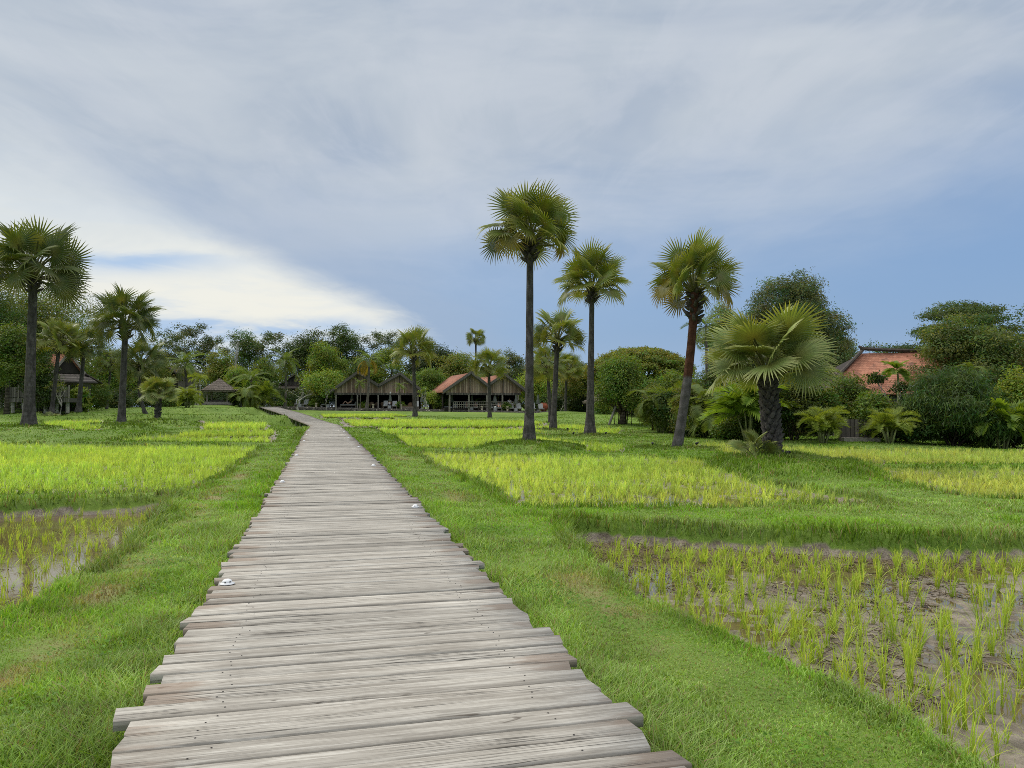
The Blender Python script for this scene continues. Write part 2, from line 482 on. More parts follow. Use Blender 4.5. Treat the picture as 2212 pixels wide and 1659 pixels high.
# ------------------------------------------------------------------ ground
PADDIES = [   # level of the mud, rim above it, outline as seen, rice (spacing, height, hue)
    ('right_front', -0.55, 0.30, [(1240,1168),(1290,1232),(1400,1305),(1560,1375),(1700,1442),(1790,1492),(1990,1602),(2090,1662),(2500,1850),(2900,1850),(2700,1300),(2600,1180),(1900,1172)]),
    ('right_middle', -0.42, 0.15, [(1130,1103),(1040,1052),(960,1012),(905,979),(1060,982),(1240,985),(1500,990),(1560,1010),(1620,1045),(1740,1058),(1850,1075),(1910,1096)]),
    ('right_far_side', -0.42, 0.15, [(1830,1012),(1900,1035),(2000,1060),(2120,1078),(2500,1095),(2900,1040),(2500,1012)]),
    ('right_hedge', -0.38, 0.14, [(1490,955),(1580,985),(1740,1001),(2500,1006),(2500,985),(2200,976),(1900,971),(1700,966)]),
    ('right_back', -0.35, 0.08, [(850,944),(885,969),(1050,973),(1340,977),(1370,968),(1250,955),(1180,950),(1100,945)]),
    ('right_back_two', -0.30, 0.08, [(800,926),(835,938),(1090,942),(1150,938),(1190,934),(1330,939),(1350,928),(1240,921),(1100,924)]),
    ('right_back_three', -0.05, 0.08, [(735,908),(765,921),(1000,922),(1140,920),(1180,914),(1100,911),(950,911),(870,908)]),
    ('far_strip', 0.31, 0.08, [(690,897),(700,901),(850,901.5),(880,899),(850,897)]),
    ('left_front', -0.55, 0.28, [(350,1108),(322,1130),(262,1185),(200,1236),(110,1285),(0,1345),(-400,1480),(-500,1480),(-500,1130),(0,1122)]),
    ('left_middle', -0.40, 0.16, [(560,966),(540,985),(480,1025),(400,1066),(200,1068),(-500,1072),(-500,962),(0,961),(300,964)]),
    ('left_back', -0.25, 0.15, [(242,953),(590,955),(585,942),(420,942)]),
    ('left_back_two', -0.10, 0.15, [(384,940),(590,940),(596,933),(440,932.5)]),
    ('left_back_three', 0.05, 0.15, [(435,925),(575,925),(580,917),(440,916.5)]),
    ('left_palms', 0.20, 0.15, [(90,927),(220,928),(225,912),(100,910)]),
]
POLY = []
RIM = {}
CP = []
for nm, lv, rim, px in PADDIES:
    front = 'front' in nm
    ymid = sorted(y for x, y in px)[len(px) // 2] if not front else 1169 if 'right' in nm else 1125
    # a near edge is seen over the crest of its bank, a far edge over the tips of the rice
    P = np.array([on(x, y, lv + (0.75 * rim if y >= ymid else 0.0 if front else 0.16 if y > 950 else 0.04)) for x, y in px])
    RIM[nm] = rim
    POLY.append((nm, lv, P))
    for p in P:
        if p[1] < 110: CP.append((p[0], p[1], lv + rim))
for x, y, D in ((62,921,42),(262,915,48),(339,908,58),(317,894,70),(111,890,62),(169,889,64),(20,882,75),(-150,884,75),(-300,900,55),
                (475,873.5,99),(404,879,86),(540,874,108),(300,880,95),(620,887,108),(720,887.5,106),(850,889,105),(1000,891,105),(1130,892.5,104),(1263,894,103),
                (660,889.5,100),(780,890,100),(950,892,100),(1100,894,99),(1400,897,95),
                (905,902,84),(800,902.5,84),(1058,905,92),(1206,903,80),(1189,907,68),(1221,888,100),(1192,928,54),(1274,940,46),(1353,916,62),(1420,928,55),
                (1480,945,44),(1560,950,40),(1700,952,37),(1830,950,36.5),(1940,956,36),(2060,966,35),(2200,972,34.5),(2500,985,33),(1300,893,88),(1430,905,78)):
    p = at(x, y, D); CP.append((p.x, p.y, p.z))
for d in range(-4, 42, 4):
    c = np.interp(d, CA[:, 1], CA[:, 0])
    CP += [(c - 2.2, d, -0.15), (c + 2.2, d, -0.15)]
CP += [(-30, 5, -0.2), (30, 5, -0.2), (-15, 0, -0.2), (15, 0, -0.2), (-45, 25, 0.1), (45, 25, -0.2), (0, -20, -0.2), (60, 60, 0.2), (-80, 90, 1.6), (80, 110, 0.9), (0, 170, 1.2), (-60, 170, 1.8), (70, 170, 1.0)]
p_ = at(570, 880, 104); CP.append((p_.x, p_.y, p_.z - 0.1))
CP = np.array(CP)

MOUNDS = []; PALMS = []
for x, y, D, rx, ry, sh in ((1143,955,33,2.7,3.4,1.0),(1672,985,23,2.5,4.0,1.4),(1274,940,46,3.6,2.8,0.6),(1192,928,54,2.6,2.6,0.5),(1462,967,33,2.7,2.2,0.4),
                            (897,902,84,4.0,3.0,0.5),(1058,905,92,3.0,3.0,0.3),(62,921,42,2.4,2.4,0.5),(262,915,48,2.2,2.4,0.6),(339,908,58,1.8,2.0,0.4),(268,919,44.5,2.1,1.7,0.2),(347,908,53,2.4,1.8,0.2)):
    p = at(x, y, D); MOUNDS.append((p.x, p.y - sh, rx, ry, p.z + 0.02)); PALMS.append((p.x, p.y - .1, sh))

BUNDS = []   # grassy banks between the terraces: crest line as seen (x, y, distance), half width of the crest, width of the slope
for pts, w0, w1 in (([(340,883,76),(400,882,79),(470,880.5,84),(553,880,91)], .6, 1.6), ([(90,899,58),(200,898,60),(300,897,61),(420,896,62),(600,897.5,63)], .5, 1.7),
                    ([(640,886.5,103),(850,888.5,103),(1000,890,101),(1150,892,99),(1260,894,98)], .8, 1.9), ([(765,901,82),(900,901,82),(1010,902.5,83),(1150,905,80)], .6, 2.0),
                    ([(0,936,40.5),(120,938,40.5),(235,936,41),(300,934,42)], .3, 1.0), ([(1290,921,57),(1400,926,56),(1440,934,50)], .4, 1.4)):
    BUNDS.append((np.array([tuple(at(*p)) for p in pts]), w0, w1))

def inside_dist(P, x, y):
    """signed distance to a polygon, positive inside"""
    d = np.full(x.shape, 1e18); ins = np.zeros(x.shape, bool)
    n = len(P)
    for i in range(n):
        a = P[i]; b = P[(i + 1) % n]; e = b - a
        t = np.clip(((x - a[0]) * e[0] + (y - a[1]) * e[1]) / (e @ e), 0, 1)
        d = np.minimum(d, (x - a[0] - t * e[0]) ** 2 + (y - a[1] - t * e[1]) ** 2)
        c = (a[1] > y) != (b[1] > y)
        if abs(e[1]) > 1e-9:
            ins ^= c & (x < (e[0]) * (y - a[1]) / e[1] + a[0])
    d = np.sqrt(d)
    return np.where(ins, d, -d)

DUG = [on(300, 1112, -0.45) + (0.45,), on(225, 1108, -0.45) + (0.3,)]
def ground(x, y, full=False):
    x = np.asarray(x, float); y = np.asarray(y, float)
    num = np.zeros(x.shape); den = np.zeros(x.shape)
    for cx, cy, cz in CP:
        w = 1.0 / ((x - cx) ** 2 + (y - cy) ** 2 + 2.5 + 0.02 * cy) ** 1.7
        num += w * cz; den += w
    z = num / den
    z += 0.05 * (fbm(x * 0.35, y * 0.35, 5, 3) - 0.5) + 0.03 * (fbm(x * 1.6, y * 1.6, 9, 3) - 0.5)
    t, zd = lateral(x, y)
    at_ = np.abs(t)
    fade = 1 - sstep(40, 58, y)
    w = (1 - sstep(1.25, 2.0, at_)) * fade
    z = z * (1 - w) + (zd - 0.25) * w
    far = sstep(52, 66, y) * (1 - sstep(2.0, 5.0, at_)) * (y < 106)      # hollow under the raised far part
    z = np.where(far > 0, np.minimum(z, z * (1 - far) + (zd - 0.62 + 0.45 * sstep(90, 104, y)) * far), z)
    mud = np.zeros(x.shape); depth = np.full(x.shape, -9.0)
    for nm, lv, P in POLY:
        lo = P.min(0) - 1; hi = P.max(0) + 1
        k = (x > lo[0]) & (x < hi[0]) & (y > lo[1]) & (y < hi[1])
        if not k.any(): continue
        xx = x[k]; yy = y[k]
        d = inside_dist(P, xx, yy) + (0.22 + 0.012 * yy) * (fbm(xx * 1.7, yy * 1.7, 31, 3) - 0.5)
        bw = np.clip(0.12 + yy * 0.006, 0.15, 0.5)
        w = sstep(-bw, 0.08, d)
        bed = lv + 0.085 * (fbm(xx * 1.1, yy * 1.1, 41, 4) - 0.5) + 0.035 * (vnoise(xx * 9, yy * 9, 43) - 0.5)
        if nm == 'right_front': bed = bed - 0.06 * sstep(8.3, 10.6, yy - 0.12 * xx) 
        if nm == 'left_front': bed = bed - 0.055 * sstep(0.1, 0.4, d)
        z[k] = z[k] * (1 - w) + bed * w
        mud[k] = np.maximum(mud[k], sstep(0.35, 0.8, w))
        depth[k] = np.maximum(depth[k], d)
    for P, w0, w1 in BUNDS:
        k = (x > P[:, 0].min() - 4) & (x < P[:, 0].max() + 4) & (y > P[:, 1].min() - 4) & (y < P[:, 1].max() + 4)
        if not k.any(): continue
        xx = x[k]; yy = y[k]; best = np.full(xx.shape, 1e9); zt = np.zeros(xx.shape)
        for a, b in zip(P[:-1], P[1:]):
            e = (b - a)[:2]; u = np.clip(((xx - a[0]) * e[0] + (yy - a[1]) * e[1]) / (e @ e), 0, 1)
            d = np.hypot(xx - a[0] - u * e[0], yy - a[1] - u * e[1]); m = d < best
            best = np.where(m, d, best); zt = np.where(m, a[2] + (b[2] - a[2]) * u, zt)
        best = best + 0.9 * (fbm(xx * .5, yy * .5, 37, 3) - .5)
        tl = np.abs(lateral(xx, yy)[0])
        w = (1 - sstep(w0, w1, best)) * sstep(1.6, 3.0, tl)
        z[k] = z[k] + np.maximum(zt - z[k], 0) * w
        mud[k] = mud[k] * (1 - sstep(.1, .5, w)); depth[k] = np.where(w > .3, -1, depth[k])
    for cx, cy, rx, ry, zt in MOUNDS:
        r = ((x - cx) / rx) ** 2 + ((y - cy) / ry) ** 2 + 0.35 * (fbm(x * 0.9, y * 0.9, 71, 3) - 0.5)
        w = np.clip(1 - r, 0, 1); w = sstep(0, 0.8, w)
        z = z * (1 - w) + np.maximum(z, zt + 0.05 * (fbm(x * 2, y * 2, 77, 3) - 0.5)) * w
        mud = mud * (1 - sstep(0.05, 0.35, w)); depth = np.where(w > 0.1, -1, depth)
    if not full: return z
    # worn dry trail along the left bank, paler patches along the right one
    nz = fbm(x * 0.7, y * 0.7, 91, 4)
    l = np.exp(-((t + 2.25) / 0.30) ** 2) * sstep(0.36, 0.72, 0.55 * nz + 0.45 * fbm(x * 2.9, y * 2.9, 93, 3) + 0.05) * 0.62 * (1 - sstep(18, 30, y))
    r = np.exp(-((t - 2.15) / 0.38) ** 2) * sstep(0.46, 0.76, nz + 0.03) * 0.5 * (1 - sstep(24, 36, y))
    o = sstep(0.60, 0.78, fbm(x * 0.25, y * 0.25, 95, 4)) * 0.2
    for cx, cy, rr in DUG:
        q = np.hypot((x - cx) / 1.5, y - cy) / rr + 0.7 * (fbm(x * 3, y * 3, 97, 3) - 0.5)
        mud = np.maximum(mud, 1 - sstep(0.6, 0.95, q))
    return z, mud, np.clip(np.maximum(np.maximum(l, r), o) * (1 - mud), 0, 1), depth, t

def gz(x, y):
    return float(ground(np.array([x]), np.array([y]))[0])

def build_ground():
    rr = np.concatenate([[0.0, 0.6, 1.2], np.geomspace(1.8, 130, 560), np.geomspace(135, 2500, 14)])
    th = np.concatenate([np.linspace(-pi, -0.95, 26)[:-1], np.linspace(-0.95, -0.66, 30)[:-1], np.linspace(-0.66, 0.66, 520)[:-1], np.linspace(0.66, 0.95, 30)[:-1], np.linspace(0.95, pi, 26)])
    R, T = np.meshgrid(rr, th, indexing='ij')
    X = R * np.sin(T); Y = R * np.cos(T)
    z, mud, dry, dep, t = ground(X.ravel(), Y.ravel(), True)
    V = np.stack([X.ravel(), Y.ravel(), z], 1)
    nr, nt = R.shape
    i, j = np.meshgrid(np.arange(nr - 1), np.arange(nt - 1), indexing='ij')
    a = (i * nt + j).ravel()
    Q = np.stack([a, a + 1, a + nt + 1, a + nt], 1)[:, ::-1]
    me = mesh_np('ground', V, Q=Q, mats=[M['terrain']], attrs={'mud': mud, 'dry': dry}, smooth=True)
    tag(link('ground', me), kind='structure')
build_ground()

def build_water():
    for nm, lv, P in POLY:
        V = [(p[0], p[1], lv - (0.002 if nm == 'right_front' else -0.026 if nm == 'left_front' else -0.006)) for p in P]
        me = bpy.data.meshes.new('paddy_water'); me.from_pydata(V, [], [tuple(range(len(V)))]); me.materials.append(M['water']); me.update()
        tag(link('paddy_water', me), kind='structure')
build_water()

# ------------------------------------------------------------------ boardwalk
def build_boardwalk():
    root = thing('boardwalk', 'long weathered grey plank boardwalk running from the foreground to the pavilions', 'boardwalk', (0, 0, 0))
    rnd = random.Random(5)
    s = 0.9; k = 0
    restV, restQ, restL, restT, nb = [], [], [], [], 0
    prof = lambda hw, th: [(-hw, -th), (hw, -th), (hw, -0.006), (hw - 0.006, 0.0), (-hw + 0.006, 0.0), (-hw, -0.006)]
    skew = 0.0
    while s < CS[-1] - 0.1:
        w = rnd.uniform(0.145, 0.19)
        gap = rnd.choice([0.008, 0.012, 0.016, 0.022])
        p, h = course(s + w / 2)
        skew = 0.85 * skew + rnd.uniform(-0.006, 0.006)
        lx = -1.15 - rnd.uniform(-0.03, 0.03) - (rnd.uniform(.03, .08) if rnd.random() < .33 else 0); rx = 1.14 + rnd.uniform(-0.03, 0.03) + (rnd.uniform(.03, .09) if rnd.random() < .33 else 0)
        th = rnd.uniform(0.045, 0.058)
        dz = rnd.uniform(-0.007, 0.007)
        seed = rnd.uniform(0, 50)
        tone = rnd.choice([1.0, 1.03, 0.92, 0.85, 1.14, 0.74, 1.08, 0.98])
        xs = np.linspace(lx, rx, 7)
        hw = (w - gap) / 2
        wob = [rnd.uniform(-0.0012, 0.0012) for _ in xs]
        cutl = rnd.uniform(-0.02, 0.02); cutr = rnd.uniform(-0.02, 0.02)
        V = []; L = []
        for q, x in enumerate(xs):
            for y, z in prof(hw, th):
                ex = x + (cutl * y / hw if q == 0 else cutr * y / hw if q == 6 else 0)
                V.append((ex, y + wob[q] * (1 if y > 0 else 0.3), z + dz + rnd.uniform(-.001, .001)))
                L.append((ex, y if z > -0.02 else y + z * 0.5, seed))
        Qs = []
        for q in range(6):
            for e in range(6):
                a = q * 6 + e; b = q * 6 + (e + 1) % 6
                Qs.append((a, a + 6, b + 6, b))
        ends = [(0, 1, 2, 5), (5, 2, 3, 4), (36 + 1, 36 + 0, 36 + 5, 36 + 2), (36 + 2, 36 + 5, 36 + 4, 36 + 3)]
        Qs += ends
        if k < 100:
            mi = [0] * len(Qs)
            T = []
            for sx in (-0.78, 0.80):              # two nails over each stringer
                for sy in (-0.45, 0.5):
                    if rnd.random() < .25: continue
                    cx = sx + rnd.uniform(-.045, .045); cy = sy * hw + rnd.uniform(-.008, .008)
                    b = len(V)
                    V += [(cx, cy, dz + 0.0035)] + [(cx + 0.005 * cos(a * pi / 4), cy + 0.005 * sin(a * pi / 4), dz + 0.0022) for a in range(8)]
                    L += [(0, 0, 0)] * 9
                    T += [(b, b + 1 + a, b + 1 + (a + 1) % 8) for a in range(8)]
            me = mesh_np('plank', V, T=T, Q=Qs, mats=[M['deck'], M['nail']], attrs={'loc': np.array(L), 'tone': np.full(len(V), tone)}, mi=[1] * len(T) + mi)
            o = link('plank', me, root)
            o.location = p; o.rotation_euler = (0, 0, h + skew)
        else:
            ca, sa = cos(h + skew), sin(h + skew)
            V = np.array(V)
            restV.append(np.stack([p[0] + V[:, 0] * ca - V[:, 1] * sa, p[1] + V[:, 0] * sa + V[:, 1] * ca, p[2] + V[:, 2]], 1))
            restQ.append(np.array(Qs) + nb); nb += len(V)
            restL.append(np.array(L)); restT.append(np.full(len(V), tone))
        s += w; k += 1
    me = mesh_np('decking', np.concatenate(restV), Q=np.concatenate(restQ), mats=[M['deck']], attrs={'loc': np.concatenate(restL), 'tone': np.concatenate(restT)})
    tag(link('decking', me, root), kind='stuff')
    # stringers and posts
    for side in (-0.8, 0.8):
        mb = MB()
        for a in np.arange(0.5, CS[-1] - 2, 2.0):
            p, h = course(a); q, h2 = course(a + 2.0)
            P = [Vector((p[0] + side * cos(h), p[1] + side * sin(h), p[2] - 0.15)), Vector((q[0] + side * cos(h2), q[1] + side * sin(h2), q[2] - 0.15))]
            d = (P[1] - P[0]); mb.box((P[0] + P[1]) / 2, (0.09, d.length, 0.14), math.atan2(d.y, d.x) - pi / 2, rx=math.atan2(d.z, Vector((d.x, d.y)).length))
        mb.build('stringer', M['post'], root)
    for a in np.arange(2.0, CS[-1] - 1, 2.5):
        p, h = course(a)
        if 8 < p[1] < 46: continue
        for side in (-0.95, 0.95):
            x, y = p[0] + side * cos(h), p[1] + side * sin(h)
            g = gz(x, y) - 0.3
            if p[2] - 0.08 - g < 0.1: continue
            MB().tube([(x, y, g), (x, y, p[2] - 0.10)], 0.075, 8).build('post', M['post'], root)
    return root
build_boardwalk()

def build_deck_lights():
    mb = MB()
    mb.lathe([(0.062, 0.0), (0.062, 0.004), (0.045, 0.009), (0.042, 0.014)], 20)
    base = mb.mesh('brim', M['white'], True)
    mb = MB(); mb.lathe([(0.042, 0.012), (0.040, 0.022), (0.033, 0.032), (0.018, 0.039), (0.004, 0.041)], 20)
    dome = mb.mesh('dome', M['white'], True)
    mb = MB()
    for a in (-1.2, -0.2, 1.9): mb.box((0.041 * cos(a - .4), 0.041 * sin(a - .4), 0.021), (0.006, 0.010, 0.008), a - .4)
    lens = mb.mesh('lens', M['black'])
    left = [(486,1262), (607,1042), (637,984), (657,953), (662,940), (667,930)]
    right = [(898,1096), (807,1006), (775,966), (753,946), (743,933), (737,927)]
    words = ['nearest', 'second', 'third', 'fourth', 'fifth', 'sixth']
    for side, L in (('left', left), ('right', right)):
        for i, (px, py) in enumerate(L):
            x, y = on(px, py, 0.0)
            t, _ = lateral(np.array([x]), np.array([y]))
            lim = 1.05 if side == 'right' else -1.05
            x += (lim - float(t[0])) * (1.0 if abs(float(t[0])) > 1.05 else 0.0)
            r = thing('deck_light', 'small white domed deck light, %s from the camera on the boardwalk\'s %s edge' % (words[i], side), 'deck light', (x, y, 0.004), i * 0.7, 'white dome lights along the boardwalk')
            link('brim', base, r); link('lens', lens, link('dome', dome, r))
build_deck_lights()

# ------------------------------------------------------------------ grass
def build_grass(N):
    th = RNG.uniform(-0.68, 0.68, N); r = np.exp(RNG.uniform(math.log(2.6), math.log(95), N))
    x = r * np.sin(th); y = r * np.cos(th)
    z, mud, dry, dep, t = ground(x, y, True)
    ti, zd = lateral(x, y)
    keep = (mud < 0.3) & ~((np.abs(ti) < 1.12) & (y < 58)) & (RNG.random(N) > dry * 0.55)
    x, y, z, r, dry, dep, ti = (a[keep] for a in (x, y, z, r, dry, dep, ti))
    n = len(x)
    nz = fbm(x * 1.3, y * 1.3, 51, 4); n2 = fbm(x * 0.45, y * 0.45, 57, 3)
    mnd = np.zeros(n)
    for cx, cy, rx, ry, zt in MOUNDS: mnd = np.maximum(mnd, 1 - sstep(0.3, 1.0, ((x - cx) / rx) ** 2 + ((y - cy) / ry) ** 2))
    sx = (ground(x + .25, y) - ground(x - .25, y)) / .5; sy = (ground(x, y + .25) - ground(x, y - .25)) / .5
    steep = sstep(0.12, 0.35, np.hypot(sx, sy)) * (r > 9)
    tuft = np.exp(-((np.abs(ti) - 1.35) / 0.35) ** 2) * (y < 60)
    bank = np.exp(-((dep + 0.12) / 0.16) ** 2)
    h = (0.020 + 0.040 * sstep(0.40, 0.72, nz) + 0.065 * tuft * (0.4 + nz) + 0.045 * bank + 0.05 * mnd * nz + 0.04 * steep * (.5 + nz)) * (1 - 0.6 * dry) * RNG.uniform(0.6, 1.35, n)
    s = np.clip(r / 6.5, 1, 9.0)
    for cx, cy, sh in PALMS: h = h + 0.16 * np.exp(-(((x - cx) ** 2 + (y - cy) ** 2) / 0.55)) * nz      # rough taller tufts round the trunks, added to give contact shade
    w = 0.0036 * s * RNG.uniform(0.7, 1.3, n)
    h = h * np.clip(s, 1, 1.5)
    a = RNG.uniform(0, 2 * pi, n); b = a + RNG.uniform(-1, 1, n) + pi / 2
    lean = RNG.uniform(0.25, 1.1, n)
    dx, dy = np.cos(b) * lean * h, np.sin(b) * lean * h
    wx, wy = np.cos(a) * w, np.sin(a) * w
    base = np.stack([x, y, z - 0.006], 1)
    o = np.zeros((n, 5, 3))
    o[:, 0] = base + np.stack([-wx, -wy, 0 * w], 1); o[:, 1] = base + np.stack([wx, wy, 0 * w], 1)
    mid = base + np.stack([dx * .35, dy * .35, h * .62], 1)
    o[:, 2] = mid + np.stack([-wx * .75, -wy * .75, 0 * w], 1); o[:, 3] = mid + np.stack([wx * .75, wy * .75, 0 * w], 1)
    o[:, 4] = base + np.stack([dx, dy, h * RNG.uniform(.75, 1.05, n)], 1)
    i0 = np.arange(n) * 5
    T = np.concatenate([np.stack([i0, i0 + 1, i0 + 3], 1), np.stack([i0, i0 + 3, i0 + 2], 1), np.stack([i0 + 2, i0 + 3, i0 + 4], 1)])
    g1 = np.array([0.155, 0.34, 0.020]); g2 = np.array([0.29, 0.47, 0.050]); g3 = np.array([0.42, 0.53, 0.21]); st = np.array([0.36, 0.29, 0.15])
    m = RNG.random(n)[:, None]
    c = g1 * (1 - m) + g2 * m
    pale = np.exp(-((ti - 2.15) / 0.5) ** 2) * sstep(0.35, 0.6, nz) * (y < 30)
    k = (np.maximum(sstep(0.42, 0.66, n2), pale) * RNG.random(n))[:, None]; c = c * (1 - k * .85) + g3 * k * .85
    k = sstep(0.1, 0.9, dry * 1.1 + RNG.random(n) * 0.45 - 0.12)[:, None]; c = c * (1 - k) + st * k
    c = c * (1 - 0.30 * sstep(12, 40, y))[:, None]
    mnd = np.maximum(mnd, 0.8 * steep)      # unmown coarse grass on banks and mounds; steep faces' shade put into its colour
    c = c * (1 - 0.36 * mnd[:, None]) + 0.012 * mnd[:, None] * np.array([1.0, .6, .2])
    k = (RNG.random(n) < 0.08 - 0.05 * sstep(12, 30, y))[:, None]; c = np.where(k, st * 0.9, c)
    c = c * RNG.uniform(0.7, 1.3, n)[:, None] * (0.52 + 0.95 * fbm(x * 2.6, y * 2.6, 58, 4))[:, None]
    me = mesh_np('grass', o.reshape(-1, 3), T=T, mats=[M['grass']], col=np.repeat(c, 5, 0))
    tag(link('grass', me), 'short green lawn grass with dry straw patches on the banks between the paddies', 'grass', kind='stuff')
build_grass(820000)

# small round-leaved weeds in the shade of the planks
def build_weeds(N=18000):
    s = RNG.uniform(1.5, 14, N)
    side = np.where(RNG.random(N) < 0.35, -1, 1); off = np.abs(RNG.normal(0, 0.45, N)) + 1.28
    px = np.interp(s, CS, CA[:, 0]); py = np.interp(s, CS, CA[:, 1])
    x = px + side * off * cos(0.24); y = py + side * off * sin(0.24)
    k = fbm(x * 1.1, y * 1.1, 61, 3) > 0.5
    x, y = x[k], y[k]; n = len(x)
    z = ground(x, y) + RNG.uniform(0.02, 0.07, n)
    r = RNG.uniform(0.006, 0.014, n); tilt = RNG.normal(0, 0.35, (n, 2))
    an = np.arange(6) * pi / 3
    V = np.zeros((n, 6, 3))
    for q, a_ in enumerate(an):
        ex, ey = np.cos(a_) * r, np.sin(a_) * r * 0.85
        V[:, q] = np.stack([x + ex, y + ey, z + ex * tilt[:, 0] + ey * tilt[:, 1]], 1)
    i0 = np.arange(n) * 6
    T = np.concatenate([np.stack([i0, i0 + q, i0 + q + 1], 1) for q in range(1, 5)])
    c = np.array([0.11, 0.23, 0.025]) * RNG.uniform(0.7, 1.5, n)[:, None]
    tag(link('ground_weeds', mesh_np('ground_weeds', V.reshape(-1, 3), T=T, mats=[M['grass']], col=np.repeat(c, 6, 0))),
        'low round-leaved weeds in the grass beside the boardwalk', 'weeds', kind='stuff')
build_weeds()

# ------------------------------------------------------------------ rice
def rice_clump(seed, nb, hgt, seg=4, spread=0.10, wid=0.0042):
    r = np.random.default_rng(seed)
    V, T, C = [], [], []
    for b in range(nb):
        az = r.uniform(0, 2 * pi); out = r.uniform(0.05, 1.0) ** 1.4 * spread * (1.9 if r.random() < .2 else 1)
        h = hgt * r.uniform(0.55, 1.08); droop = r.uniform(0.0, 0.26) * (2.3 if r.random() < .24 else 1)
        x0, y0 = r.normal(0, 0.012, 2)
        wa = az + pi / 2 + r.uniform(-.6, .6)
        b0 = len(V)
        tone = r.uniform(0.8, 1.2); yel = max(0, r.normal(0.1, 0.25))
        for i in range(seg + 1):
            t = i / seg
            rad = out * t + droop * hgt * t ** 3
            z = h * (t - droop * 0.9 * t ** 3)
            w = wid * r.uniform(.8, 1.1) * (0.65 + 0.7 * t) * (1 - t ** 3) if i < seg else 0.0
            px, py = x0 + cos(az) * rad, y0 + sin(az) * rad
            V += [(px - cos(wa) * w, py - sin(wa) * w, z), (px + cos(wa) * w, py + sin(wa) * w, z)]
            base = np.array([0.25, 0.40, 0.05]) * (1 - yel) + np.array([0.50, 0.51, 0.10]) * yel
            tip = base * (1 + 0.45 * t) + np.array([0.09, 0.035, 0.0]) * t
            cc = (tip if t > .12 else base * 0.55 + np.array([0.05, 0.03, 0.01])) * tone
            C += [cc, cc]
        for i in range(seg):
            a = b0 + 2 * i
            T += [(a, a + 1, a + 3), (a, a + 3, a + 2)] if i < seg - 1 else [(a, a + 1, a + 2)]
    return np.array(V), np.array(T), np.array(C)

def rice_points(P, sp, jit, mind=0.12):
    lo, hi = P.min(0), P.max(0)
    gx, gy = np.meshgrid(np.arange(lo[0], hi[0], sp), np.arange(lo[1], hi[1], sp * 1.05))
    x = (gx + RNG.normal(0, jit, gx.shape)).ravel(); y = (gy + RNG.normal(0, jit, gy.shape)).ravel()
    d = inside_dist(P, x, y)
    k = (d > mind) & (np.abs(np.arctan2(x, y)) < 0.68) & (y > 2.6)
    x, y = x[k], y[k]
    z, mud, dry, dep, t = ground(x, y, True)
    k = (mud > 0.7)
    return x[k], y[k], z[k]

